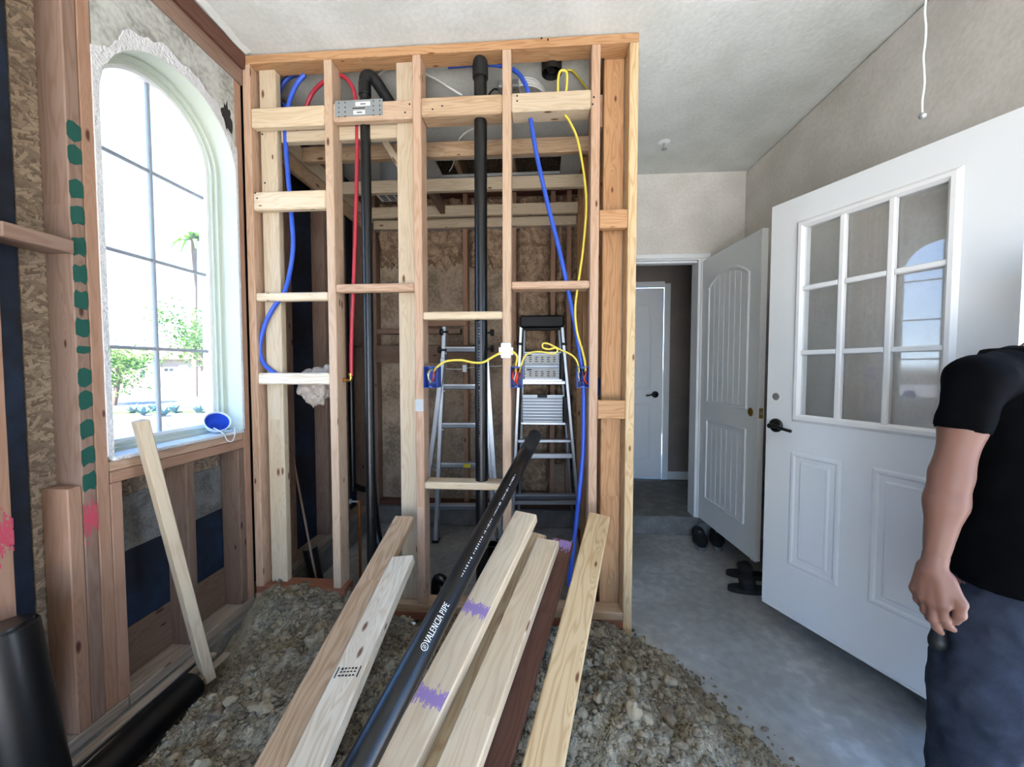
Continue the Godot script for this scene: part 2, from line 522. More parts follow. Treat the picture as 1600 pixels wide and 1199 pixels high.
func build_shell() -> void:
	var f := structure("floor", "grey concrete slab floor with dusty stains and pale scuffs", "floor")
	var mb := MB.new()
	box(mb, Vector3(-1.62, -0.14, -3.34), Vector3(1.80, 0, REAR + 0.1))
	part("slab", mb, M.concrete, f)
	var step := structure("floor_hall", "raised concrete hallway floor ending in a step at the doorway", "floor")
	bar("step_slab", Vector3(0.43, 0.001, -4.4), Vector3(1.80, 0.15, -3.10), M.curb, step, 0.004)
	bar("hall_slab", Vector3(-1.66, 0.001, -4.4), Vector3(0.429, 0.15, -3.465), M.curb, step, 0.004)

	var c := structure("ceiling", "flat white textured ceiling, darker towards the back corner", "ceiling")
	mb = MB.new()
	var hx0 := -0.75; var hx1 := 0.15; var hz0 := -3.04; var hz1 := -2.80
	var ct := CEIL + 0.02
	box(mb, Vector3(-1.62, CEIL, hz1), Vector3(1.80, ct, REAR + 0.12))
	box(mb, Vector3(-1.62, CEIL, -3.34), Vector3(1.80, ct, hz0))
	box(mb, Vector3(-1.62, CEIL, hz0), Vector3(hx0, ct, hz1))
	box(mb, Vector3(hx1, CEIL, hz0), Vector3(1.80, ct, hz1))
	part("ceiling_board", mb, M.ceiling, c)
	# the attic above the open hatch: a closed wooden space
	for k in 5:
		bar("attic_joist", Vector3(-1.45 + k * 0.41, ct + 0.001, -3.6), Vector3(-1.41 + k * 0.41, ct + 0.14, -2.0), M.tan3, c)
	mb = MB.new()
	box(mb, Vector3(-1.66, ct, -3.75), Vector3(1.0, ct + 1.2, -3.65))
	box(mb, Vector3(-1.66, ct, -1.95), Vector3(1.0, ct + 1.2, -1.85))
	box(mb, Vector3(-1.72, ct, -3.75), Vector3(-1.62, ct + 1.2, -1.85))
	box(mb, Vector3(1.0, ct, -3.75), Vector3(1.1, ct + 1.2, -1.85))
	box(mb, Vector3(-1.72, ct + 1.2, -3.75), Vector3(1.1, ct + 1.3, -1.85))
	box(mb, Vector3(-1.66, ct - 0.02, -3.70), Vector3(1.0, ct, -3.345))
	part("attic_boarding", mb, M.osb, c)

	var wr := structure("wall_right", "beige textured drywall on the right above a low concrete curb", "wall")
	mb = MB.new()
	box(mb, Vector3(XR, 0.12, ZB - 0.12), Vector3(XR + 0.16, CEIL, -1.335), 0.012)
	part("drywall", mb, M.wall, wr)
	bar("concrete_curb", Vector3(XR - 0.04, 0.001, ZB), Vector3(XR + 0.16, 0.119, -1.335), M.curb, wr)
	mb = MB.new()
	var dz0 := -1.325; var dz1 := -0.49
	box(mb, Vector3(XR + 0.10, 2.17, -1.335), Vector3(XR + 0.22, CEIL, dz1))
	box(mb, Vector3(XR + 0.10, 0, dz1), Vector3(XR + 0.22, CEIL, REAR + 0.1))
	part("recessed_drywall", mb, M.wall, wr)
	bar("door_sill", Vector3(XR + 0.14, 0.001, -1.33), Vector3(XR + 0.22, 0.105, dz1), M.curb, wr)
	bar("door_jamb", Vector3(XR + 0.03, 0.106, -1.334), Vector3(XR + 0.22, 2.168, -1.314), M.white_paint, wr)
	bar("door_jamb", Vector3(XR + 0.03, 0.106, dz1 - 0.02), Vector3(XR + 0.22, 2.168, dz1), M.white_paint, wr)
	bar("door_head", Vector3(XR + 0.03, 2.14, -1.313), Vector3(XR + 0.22, 2.168, dz1 - 0.021), M.white_paint, wr)

	var wb := structure("wall_back", "beige drywall at the back with a cased doorway to the hall", "wall")
	mb = MB.new()
	box(mb, Vector3(0.42, 2.15, ZB - 0.12), Vector3(XR + 0.1, CEIL, ZB))
	box(mb, Vector3(1.225, 0.0, ZB - 0.12), Vector3(XR + 0.1, 2.15, ZB))
	part("drywall", mb, M.wall, wb)
	bar("concrete_curb", Vector3(1.235, 0.001, ZB), Vector3(XR - 0.041, 0.119, ZB + 0.03), M.curb, wb)
	var tr := structure("trim_1", "white painted casing round the hall doorway", "door casing")
	bar("head_casing", Vector3(0.43, 2.140, ZB - 0.125), Vector3(1.225, 2.149, ZB + 0.004), M.door_white, tr, 0.001)
	bar("head_stop", Vector3(0.43, 2.122, ZB - 0.08), Vector3(1.205, 2.139, ZB - 0.02), M.door_white, tr, 0.001)
	bar("head_board", Vector3(0.43, 2.15, ZB + 0.001), Vector3(1.29, 2.185, ZB + 0.014), M.door_white, tr)
	bar("side_jamb", Vector3(1.206, 0.151, ZB - 0.125), Vector3(1.224, 2.139, ZB + 0.004), M.door_white, tr, 0.001)
	bar("side_board", Vector3(1.228, 0.151, ZB + 0.001), Vector3(1.29, 2.149, ZB + 0.014), M.door_white, tr)

	var wh := structure("wall_hall", "taupe hallway walls beyond the doorway, in deep shade", "wall")
	mb = MB.new()
	box(mb, Vector3(1.34, 0.15, -4.27), Vector3(1.80, 2.45, -4.15))
	box(mb, Vector3(0.2, 2.17, -4.27), Vector3(1.34, 2.45, -4.15))
	box(mb, Vector3(-1.56, 0.15, -4.27), Vector3(0.47, 2.45, -4.15))
	part("far_wall", mb, M.hall_wall, wh)
	mb = MB.new()
	box(mb, Vector3(1.66, 0.15, -4.15), Vector3(1.78, 2.45, ZB - 0.12))
	box(mb, Vector3(-1.66, 0.0, -4.3), Vector3(-1.56, 2.45, -3.36))
	box(mb, Vector3(-1.66, 0.0, -3.46), Vector3(0.33, 2.45, -3.36))
	box(mb, Vector3(0.33, 0.0, -3.46), Vector3(0.42, 2.45, ZB - 0.12))
	part("side_wall", mb, M.hall_wall, wh)
	bar("hall_ceiling", Vector3(-1.66, 2.45, -4.3), Vector3(1.8, 2.55, ZB - 0.12), M.hall_wall, wh)
	var bb := structure("baseboard_hall", "white baseboard along the shaded hallway wall", "baseboard")
	bar("base_board", Vector3(1.345, 0.151, -4.149), Vector3(1.659, 0.235, -4.135), M.door_white, bb)
	bar("base_board", Vector3(1.645, 0.151, -4.134), Vector3(1.659, 0.235, -3.23), M.door_white, bb)

	var wq := structure("wall_rear", "white rear wall with a wide open garage doorway", "wall")
	mb = MB.new()
	box(mb, Vector3(-1.62, 0, REAR), Vector3(-1.20, CEIL, REAR + 0.14))
	box(mb, Vector3(1.36, 0, REAR), Vector3(1.80, CEIL, REAR + 0.14))
	box(mb, Vector3(-1.20, 2.25, REAR), Vector3(1.36, CEIL, REAR + 0.14))
	part("drywall", mb, M.wall, wq)

# ---------------------------------------------------------------- left wall
const WC := -1.461      # centre of the window along z
const WS := 2.185       # springing of its arch
var TW := Transform3D(Basis(Vector3(0, 0, -1), Vector3(0, 1, 0), Vector3(1, 0, 0)), Vector3.ZERO)   # (depth, height, out) to the left wall

func arch(half: float, bottom: float, rag := 0.0, sd := 0, fine := 1) -> Array:
	var nn := noise(sd, 1.0, 4)
	var out := []
	for i in 13 * fine:
		out.append(Vector2(-WC - half, lerpf(bottom, WS, i / (13.0 * fine))))
	for i in 32 * fine + 1:
		var a := PI - PI * i / (32.0 * fine)
		out.append(Vector2(-WC + cos(a) * half, WS + sin(a) * half))
	for i in 13 * fine:
		out.append(Vector2(-WC + half, lerpf(WS, bottom, (i + 1) / (13.0 * fine))))
	if rag > 0.0:
		for i in out.size():
			var p: Vector2 = out[i]
			var c := Vector2(-WC, minf(p.y, WS))
			out[i] = p + (p - c).normalized() * rag * (0.75 + nn.get_noise_2d(p.x * 8.0, p.y * 8.0) * 0.75)
	return out
func arch_ring(mb: MB, a: Array, b: Array, x0: float, x1: float, closed := true) -> void:
	var m := a.size()
	for i in (m if closed else m - 1):
		var j := (i + 1) % m
		var q := func(p: Vector2, x: float) -> Vector3: return Vector3(x, p.y, -p.x)
		mb.quad(q.call(a[i], x1), q.call(a[j], x1), q.call(b[j], x1), q.call(b[i], x1), Vector3.RIGHT)
		mb.quad(q.call(a[i], x0), q.call(a[j], x0), q.call(b[j], x0), q.call(b[i], x0), Vector3.LEFT)
		mb.quad(q.call(b[i], x0), q.call(b[j], x0), q.call(b[j], x1), q.call(b[i], x1), Vector3(0, WS - 0.3 - b[i].y, WC + b[i].x))
		mb.quad(q.call(a[i], x0), q.call(a[j], x0), q.call(a[j], x1), q.call(a[i], x1), Vector3(0, a[i].y - WS + 0.3, -WC - a[i].x))

func build_wall_left() -> void:
	var w := structure("wall_left", "stripped outside wall: old studs, black paper and chipboard round an arched window", "wall")
	var x0 := XL - 0.089
	# outer skin in four pieces round the window
	var mb := MB.new()
	var xo := -1.56
	box(mb, Vector3(-1.66, -0.1, -3.36), Vector3(x0 - 0.012, 0.93, REAR + 0.14))
	box(mb, Vector3(xo, 0.93, -3.36), Vector3(x0 - 0.012, 1.0, REAR + 0.14))
	for q in [[xo, x0 - 0.012, 0.29], [-1.66, xo, 0.45]]:
		box(mb, Vector3(q[0], 0.93, WC + q[2]), Vector3(q[1], CEIL, REAR + 0.14))
		box(mb, Vector3(q[0], 0.93, -3.36), Vector3(q[1], CEIL, WC - q[2]))
	part("outer_wall", mb, M.stucco, w)
	var poly := PackedVector2Array()
	for q in [[xo, x0 - 0.012, 0.30, 0.285, 0.99], [-1.66, xo, 0.46, 0.40, 0.92]]:
		mb = MB.new()
		poly = PackedVector2Array([Vector2(-WC + q[2], q[4]), Vector2(-WC + q[2], CEIL), Vector2(-WC - q[2], CEIL), Vector2(-WC - q[2], q[4])])
		for p in arch(q[3], q[4]): poly.append(p)
		prism(mb, poly, q[0], q[1], TW)
		part("arch_surround", mb, M.stucco, w)
	# what covers it inside, between the studs
	bar("chipboard_strip", Vector3(x0 - 0.011, 0.34, -1.095), Vector3(x0 + 0.001, 2.64, -1.030), M.osb, w, 0.001)
	bar("building_paper", Vector3(x0 - 0.011, 0.2, -1.029), Vector3(x0 - 0.002, 2.64, 0.9), M.paper, w, 0.001)
	bar("chipboard_strip", Vector3(x0 - 0.011, 0.2, 0.901), Vector3(x0 - 0.002, 2.64, REAR), M.osb, w, 0.001)
	bar("building_paper", Vector3(x0 - 0.011, 0.375, -1.75), Vector3(x0 - 0.002, 0.655, -1.135), M.paper, w, 0.001)
	bar("grey_sheathing", Vector3(x0 - 0.011, 0.656, -1.75), Vector3(x0 - 0.002, 0.86, -1.135), M.lath, w, 0.001)
	bar("stained_chipboard", Vector3(x0 - 0.011, 0.861, -1.75), Vector3(x0 - 0.002, 0.99, -1.135), M.osb, w, 0.001)
	bar("grey_board", Vector3(x0 - 0.011, 0.19, -1.75), Vector3(x0 + 0.004, 0.374, -1.095), M.brown, w, 0.001)
	bar("foil_strip", Vector3(x0 - 0.001, 0.67, -1.535), Vector3(x0 + 0.002, 0.86, -1.495), M.foil, w, 0.0005)
	bar("building_paper", Vector3(x0 - 0.011, 0.12, -3.2), Vector3(x0 - 0.002, 2.78, -1.80), M.paper, w, 0.001)
	# stem curb and bottom plate
	bar("concrete_curb", Vector3(x0 - 0.012, 0.001, -3.2), Vector3(XL + 0.03, 0.155, REAR), M.curb, w)
	for k in [[-3.19, -2.5], [-2.499, -1.81], [-1.79, -1.20], [-1.199, -0.4], [-0.399, 0.8], [0.801, 2.5]]:
		bar("bottom_plate", Vector3(x0, 0.156, k[0]), Vector3(XL, 0.196, k[1]), M.weathered, w)
	# studs: near face z, material
	for s in [[-1.090, "red"], [-1.129, "red2"],  [-0.52, "red"], [-0.11, "red"], [0.30, "red2"], [0.7, "red"], [1.1, "red"], [1.5, "red2"], [1.9, "red"], [2.3, "red"]]:
		bar("stud", Vector3(x0, 0.197, s[0] - 0.038), Vector3(XL, 2.64, s[0]), M[s[1]], w)
	var zs := pxw(18, 780, XL).z
	bar("stud", Vector3(x0, 0.197, zs), Vector3(XL, 2.64, zs + 0.038), M.red2, w)
	bar("cripple_stud", Vector3(x0 + 0.002, 0.197, -1.0895), Vector3(XL - 0.001, pxw(80, 772, XL).y, -1.052), M.red2, w)
	bar("trimmer_stud", Vector3(x0, 0.197, -1.205), Vector3(XL, 0.938, -1.168), M.red2, w)
	bar("cripple_stud", Vector3(x0, 0.197, -1.479), Vector3(XL, 0.938, -1.441), M.brown, w)
	bar("cripple_stud", Vector3(x0, 0.197, -1.748), Vector3(XL, 0.938, -1.71), M.brown, w)
	bar("corner_stud", Vector3(x0, 0.197, -1.79), Vector3(XL, 2.64, -1.750), M.red2, w)
	bar("sill_plate", Vector3(x0, 0.939, -1.749), Vector3(XL, 0.977, -1.169), M.red2, w)
	bar("sill_plate", Vector3(x0, 0.978, -1.749), Vector3(XL - 0.004, 1.012, -1.169), M.tan2, w)
	for s in [[-2.02, "red"], [-2.06, "red2"], [-2.10, "red"], [-2.48, "red"], [-2.73, "brown"], [-3.05, "brown"]]:
		bar("stud", Vector3(x0, 0.197, s[0] - 0.038), Vector3(XL, 2.78, s[0]), M[s[1]], w)
	# beams along the top, and fire blocks
	bar("header_beam", Vector3(x0, 2.641, -1.795), Vector3(XL + 0.008, 2.712, REAR), M.red, w)
	bar("top_plate", Vector3(x0, 2.713, -1.795), Vector3(XL + 0.022, 2.783, REAR), M.dark, w)
	var fb := pxw(110, 386, XL)
	bar("fire_block", Vector3(x0 + 0.01, fb.y - 0.02, -1.089), Vector3(XL + 0.012, fb.y + 0.02, zs - 0.001), M.red, w)
	bar("fire_block", Vector3(x0 + 0.01, fb.y - 0.02, zs + 0.039), Vector3(XL + 0.012, fb.y + 0.02, -0.559), M.red, w)
	for s in [[1.36, -2.691, -2.519], [1.50, -3.01, -2.769]]:
		bar("fire_block", Vector3(x0, s[0] - 0.019, s[1]), Vector3(XL, s[0] + 0.019, s[2]), M.brown, w)
	# grey plasterboard round the window, with ragged patching plaster
	mb = MB.new()
	poly = PackedVector2Array()
	poly.append(Vector2(1.749, 1.02)); poly.append(Vector2(1.749, 2.64)); poly.append(Vector2(1.168, 2.64)); poly.append(Vector2(1.168, 1.02))
	for p in arch(0.281, 1.02): poly.append(p)
	prism(mb, poly, XL - 0.014, XL - 0.001, TW)
	part("plasterboard", mb, M.old_drywall, w)
	mb = MB.new()
	var a := arch(0.282, 1.03, 0.05, 5, 4)
	for i in a.size():
		a[i].x = clampf(a[i].x, 1.163, 1.752)
	arch_ring(mb, a, arch(0.2805, 1.03, 0.0, 0, 4), XL - 0.0005, XL + 0.005, false)
	part("patch_plaster", mb, M.plaster, w)
	# dark stain on the board at the upper right of the arch
	mb = MB.new()
	var nn := noise(3, 2.0, 3)
	var st := []
	for i in 22:
		var an := TAU * i / 22.0
		var r := 0.045 * (1.0 + 0.6 * nn.get_noise_1d(i * 0.9))
		st.append(Vector3(XL + 0.0004, 2.44 + sin(an) * r * 1.3, -1.70 + cos(an) * r * 0.7))
	for i in 22:
		mb.tri(Vector3(XL + 0.0004, 2.44, -1.70), st[i], st[(i + 1) % 22], Vector3.RIGHT)
	part("stain", mb, M.stain, w)
	# torn board edge left along the ceiling
	mb = MB.new()
	var ed := noise(8, 5.0, 3)
	for i in 90:
		var z := -1.79 + i * 0.03
		var e0 := XL + 0.03 + 0.012 * ed.get_noise_1d(z)
		var e1 := XL + 0.03 + 0.012 * ed.get_noise_1d(z + 0.03)
		mb.quad(Vector3(e0, CEIL - 0.011, z), Vector3(e1, CEIL - 0.011, z + 0.03), Vector3(e1 + 0.03, CEIL - 0.002, z + 0.03), Vector3(e0 + 0.03, CEIL - 0.002, z), Vector3.DOWN)
		mb.quad(Vector3(e0, CEIL - 0.011, z), Vector3(e1, CEIL - 0.011, z + 0.03), Vector3(e1, CEIL, z + 0.03), Vector3(e0, CEIL, z), Vector3.LEFT)
	part("torn_board_edge", mb, M.ceiling, w)
	# green and pink spray marks on the stud edges
	for i in 14:
		var py := [212, 248, 300, 340, 388, 430, 470, 513, 547, 590, 625, 670, 712, 752][i] as float
		var cy := pxw(128 + (py - 212) * 0.026, py, XL).y
		var h := 0.011 if i == 8 else 0.027
		mb = MB.new()
		var sp := []
		for k in 12:
			var an := TAU * k / 12.0
			var rr := (1.0 + 0.18 * sin(i * 7.0 + k * 2.3))
			var px_ := clampf(cos(an) * 1.5, -1, 1) * 0.0185
			sp.append(Vector3(XL + 0.0006, cy + clampf(sin(an) * 1.3, -1, 1) * h * rr + px_ * 0.1, -1.109 - px_))
		for k in 12:
			mb.tri(Vector3(XL + 0.0006, cy, -1.109), sp[k], sp[(k + 1) % 12], Vector3.RIGHT)
		part("green_mark", mb, M.green_paint, w)
	for q in [[0.85, -1.109], [0.88, zs + 0.019]]:
		mb = MB.new()
		spray(mb, Transform3D(Basis(Vector3(0, 1, 0), Vector3(0, 0, -1), Vector3(-1, 0, 0)), Vector3(XL + 0.0005, q[0], q[1])), 0.04, 0.011, 0.018, 230, 3)
		part("pink_mark", mb, M.pink_paint, w)

# sprayed paint: flecks thinning out from the middle, in the xy plane of t, cut off at +-lim in y
func spray(mb: MB, t: Transform3D, sx: float, sy: float, lim: float, count: int, sd: int) -> void:
	var r := RandomNumberGenerator.new()
	r.seed = sd
	for i in count:
		var x := r.randfn() * sx * 0.6
		var y := clampf(r.randfn() * sy * 1.2, -lim, lim)
		var s := r.randf_range(0.0012, 0.0034)
		var o := Vector3(0, 0, i * 1e-7)
		mb.quad(t * (Vector3(x - s * 2, y - s * 0.6, 0) + o), t * (Vector3(x + s * 2, y - s * 0.6, 0) + o), t * (Vector3(x + s * 2, y + s * 0.6, 0) + o), t * (Vector3(x - s * 2, y + s * 0.6, 0) + o), t.basis.z)

func build_window() -> void:
	var w := structure("window_1", "tall arched window with pale frame and grey muntins in the left wall", "window")
	var mb := MB.new()
	arch_ring(mb, arch(0.284, 1.015), arch(0.279, 1.02), -1.50, XL + 0.003)
	part("reveal", mb, M.vinyl, w)
	mb = MB.new()
	arch_ring(mb, arch(0.280, 1.02), arch(0.262, 1.04), -1.555, -1.475)
	part("outer_frame", mb, M.vinyl, w)
	mb = MB.new()
	arch_ring(mb, arch(0.262, 1.04), arch(0.250, 1.052), -1.55, -1.49)
	part("middle_frame", mb, M.vinyl, w)
	mb = MB.new()
	arch_ring(mb, arch(0.250, 1.052), arch(0.238, 1.064), -1.545, -1.505)
	part("sash", mb, M.white_paint, w)
	bar("stool", Vector3(-1.50, 1.013, WC - 0.279), Vector3(XL + 0.012, 1.026, WC + 0.286), M.plaster, w)
	# panes: four rows, two columns
	var rows := [1.064, 1.394, 1.742, 2.087, 2.43]
	for r in 4:
		for c in 2:
			var poly := PackedVector2Array()
			var s := -1.0 if c == 0 else 1.0
			var y0: float = rows[r] + (0.006 if r > 0 else -0.006)
			var y1: float = rows[r + 1] - 0.006
			if r < 3:
				poly = PackedVector2Array([Vector2(-WC + s * 0.006, y0), Vector2(-WC + s * 0.244, y0), Vector2(-WC + s * 0.244, y1), Vector2(-WC + s * 0.006, y1)])
			else:
				poly.append(Vector2(-WC + s * 0.006, y0)); poly.append(Vector2(-WC + s * 0.244, y0))
				for i in 17:
					var an := PI * 0.5 * i / 16.0
					poly.append(Vector2(-WC + s * maxf(cos(an) * 0.244, 0.006), WS + sin(an) * 0.244))
			mb = MB.new()
			prism(mb, poly, -1.528, -1.524, TW)
			part("pane", mb, M.glass, w)
	bar("upright_muntin", Vector3(-1.534, 1.06, WC - 0.0065), Vector3(-1.518, 2.43, WC + 0.0065), M.muntin, w)
	for k in [1, 2, 3]:
		bar("cross_muntin", Vector3(-1.533, rows[k] - 0.0065, WC - 0.243), Vector3(-1.519, rows[k] + 0.0065, WC + 0.243), M.muntin, w)

# ---------------------------------------------------------------- partition
func build_partition() -> void:
	var w := structure("wall_partition", "open stud partition of new fir with blocks between the studs", "stud wall")
	var zb := ZP - 0.089
	bar("top_plate", Vector3(XL, 2.745, zb), Vector3(0.431, 2.784, ZP), M.orange, w)
	bar("corner_stud", Vector3(XL, 0.16, zb), Vector3(XL + 0.037, 2.744, ZP), M.tan2, w)
	# set-back studs laid flat
	bar("flat_stud", Vector3(-1.345, 0.24, ZP - 0.078), Vector3(-1.262, 2.744, ZP - 0.04), M.grey_tan, w)
	bar("flat_stud", Vector3(-0.672, 0.18, ZP - 0.078), Vector3(-0.584, 2.744, ZP - 0.04), M.grey_tan, w)
	var xs := [-0.982, -0.563, -0.150, 0.246]
	var bottoms := [0.24, 0.179, 0.179, 0.179]
	var mats := ["tan", "tan2", "tan", "tan2"]
	for i in 4:
		bar("stud", Vector3(xs[i] - 0.0195, bottoms[i], zb), Vector3(xs[i] + 0.0195, 2.744, ZP), M[mats[i]], w)
	bar("end_post", Vector3(0.392, 0.0, zb), Vector3(0.431, 2.744, ZP), M.pale3, w)
	bar("backing_stud", Vector3(0.296, 0.10, ZP - 0.128), Vector3(0.390, 2.744, ZP - 0.09), M.orange, w)
	# bottom plates
	bar("bottom_plate", Vector3(XL, 0.20, zb), Vector3(-0.945, 0.239, ZP), M.treated, w)
	bar("bottom_plate", Vector3(-0.944, 0.101, zb), Vector3(0.391, 0.139, ZP), M.treated, w)
	bar("bottom_plate", Vector3(-0.944, 0.14, zb), Vector3(0.391, 0.178, ZP), M.tan3, w)
	# blocks: left px, right px, top py, bottom py, material, depth
	var blocks := [
		[388, 511, 166, 197, "pale", 0.038], [393, 513, 298, 327, "pale", 0.038], [397, 514, 457, 470, "pale", 0.038], [400, 520, 583, 601, "pale2", 0.038],
		[524, 647, 158, 187, "tan", 0.038], [530, 648, 443, 456, "tan2", 0.038],
		[663, 784, 149, 179, "tan3", 0.089], [663, 783, 487, 499, "pale", 0.06], [666, 783, 755, 766, "pale", 0.089],
		[800, 921, 142, 172, "grey_tan", 0.089], [799, 920, 439, 451, "tan2", 0.089]]
	for b in blocks:
		var p := pz(b[0], b[3], ZP)
		var q := pz(b[1], b[2], ZP)
		var y0 := pz((b[0] + b[1]) * 0.5, b[3], ZP).y
		var y1 := pz((b[0] + b[1]) * 0.5, b[2], ZP).y
		var xa := p.x
		var xb := q.x
		# fit exactly between the studs
		if b[0] > 520: xa = xs[0] + 0.020
		if b[0] > 655: xa = xs[1] + 0.020
		if b[0] > 790: xa = xs[2] + 0.020
		if b[0] < 520: xb = xs[0] - 0.020; xa = XL + 0.038
		elif b[0] < 655: xb = xs[1] - 0.020
		elif b[0] < 790: xb = xs[2] - 0.020
		else: xb = xs[3] - 0.020
		bar("block", Vector3(xa, y0, ZP - b[5]), Vector3(xb, y1, ZP + 0.001), M[b[4]], w, 0.006)
	# second layer behind the top row
	for k in [[-1.25, -1.003], [-0.961, -0.674]]:
		bar("back_block", Vector3(k[0], 2.41, zb), Vector3(k[1], 2.49, zb + 0.036), M.grey_tan, w)
	for b in [[327, 356], [626, 655]]:
		bar("block", Vector3(0.267, pz(958, b[1], ZP).y, ZP - 0.038), Vector3(0.391, pz(958, b[0], ZP).y, ZP - 0.001), M.orange, w)
	bar("back_block", Vector3(0.267, pz(945, 192, ZP - 0.1).y, ZP - 0.19), Vector3(0.391, pz(945, 140, ZP - 0.1).y, ZP - 0.13), M.tan2, w)
	# nail plates
	var np := Node3D.new()
	np.name = "strap_plate"
	w.add_child(np, true)
	np.set_meta("label", "perforated galvanised strap plate with two small white stickers")
	var a := pz(524, 183, ZP); var c := pz(598, 156, ZP)
	var tl := pz(524, 158.5, ZP); var br := pz(598, 180, ZP)
	bar("plate", Vector3(a.x, br.y, ZP + 0.0015), Vector3(c.x, tl.y, ZP + 0.004), M.galv, np, 0.0005)
	for q in [[556, 579, 159.5, 167], [553, 571, 173, 180]]:
		var l0 := pz(q[0], q[3], ZP); var l1 := pz(q[1], q[2], ZP)
		bar("sticker", Vector3(l0.x, l0.y, ZP + 0.0041), Vector3(l1.x, l1.y, ZP + 0.0046), M.label, np, 0.0001)
		var cc := (l0 + l1) * 0.5
		bar("print", Vector3(cc.x - 0.012, cc.y - 0.004, ZP + 0.0047), Vector3(cc.x + 0.014, cc.y + 0.003, ZP + 0.0049), M.print_grey, np, 0.0001)
	var sl := pz(561, 170, ZP)
	bar("slot", Vector3(sl.x - 0.03, sl.y - 0.002, ZP + 0.0041), Vector3(sl.x + 0.03, sl.y + 0.002, ZP + 0.0046), M.hole, np, 0.0001)
	for col in [530, 540, 584, 594]:
		for row in 4:
			var p := pz(col, 162 + row * 7.2 - (col - 530) * 0.055, ZP)
			var mb := MB.new()
			lathe(mb, [Vector2(0.0, 0.0016), Vector2(0.0026, 0.0012), Vector2(0.003, 0.0)], 8, Transform3D(Basis(Vector3.RIGHT, PI / 2), Vector3(p.x, p.y, ZP + 0.004)))
			part("nail_hole", mb, M.ink, np)
	var sp := pz(652, 643, ZP); var sq := pz(662, 624, ZP)
	bar("nail_plate", Vector3(xs[1] - 0.0195, sp.y, ZP + 0.0005), Vector3(xs[1] + 0.0195, sq.y, ZP + 0.003), M.galv, w, 0.0004)
	var r2 := RandomNumberGenerator.new()
	r2.seed = 9
	for q in [[410, 210], [414, 286], [406, 425], [676, 171], [691, 166], [928, 152], [926, 163], [399, 302], [402, 310], [640, 163], [633, 176], [808, 150], [808, 158], [846, 60], [856, 62]]:
		var z: float = ZP - 0.0395 if q[0] < 430 and q[0] > 402 else ZP
		if q[1] < 80: z = ZP
		var p := pz(q[0], q[1], z)
		var mb := MB.new()
		lathe(mb, [Vector2(0.0, 0.0012), Vector2(0.004, 0.0008), Vector2(0.0045, -0.001)], 8, Transform3D(Basis(Vector3.RIGHT, PI / 2), p + Vector3(0, 0, 0.001)))
		part("nail_head", mb, M.ink, w)

# ---------------------------------------------------------------- inside of the bathroom frame
func lumpy(mb: MB, a: Vector3, b: Vector3, depth: float, sd: int, ragged: float) -> void:
	# a lumpy pad on a wall that faces +z: x and y from a to b
	var nn := noise(sd, 14.0, 4)
	var big := noise(sd + 1, 4.5, 2)
	var nx := maxi(4, int((b.x - a.x) / 0.016))
	var ny := maxi(4, int((b.y - a.y) / 0.016))
	var pts := []
	for j in ny + 1:
		var row := []
		for i in nx + 1:
			var x := lerpf(a.x, b.x, float(i) / nx)
			var y := lerpf(a.y, b.y, float(j) / ny)
			var edge: float = minf(1.0, minf(minf(i, nx - i) / 2.0, minf(j, ny - j) / 2.0))
			y += ragged * (1.0 - float(j) / ny) * (nn.get_noise_2d(x * 1.2, 3.0) + 0.3 * nn.get_noise_2d(x * 4.0, 9.0))
			row.append(Vector3(x, y, a.z + edge * depth * (0.75 + 0.5 * big.get_noise_2d(x, y) + 0.28 * nn.get_noise_2d(x, y))))
		pts.append(row)
	var norm := func(i: int, j: int) -> Vector3:
		var du: Vector3 = pts[j][mini(i + 1, nx)] - pts[j][maxi(i - 1, 0)]
		var dv: Vector3 = pts[mini(j + 1, ny)][i] - pts[maxi(j - 1, 0)][i]
		return du.cross(dv).normalized()
	var base := mb.v.size()
	for j in ny + 1:
		for i in nx + 1:
			mb.v.append(pts[j][i]); mb.n.append(norm.call(i, j)); mb.uv.append(Vector2(i, j) * 0.05)
	for j in ny:
		for i in nx:
			var k := base + j * (nx + 1) + i
			mb.idx.append_array([k, k + nx + 1, k + 1, k + 1, k + nx + 1, k + nx + 2])

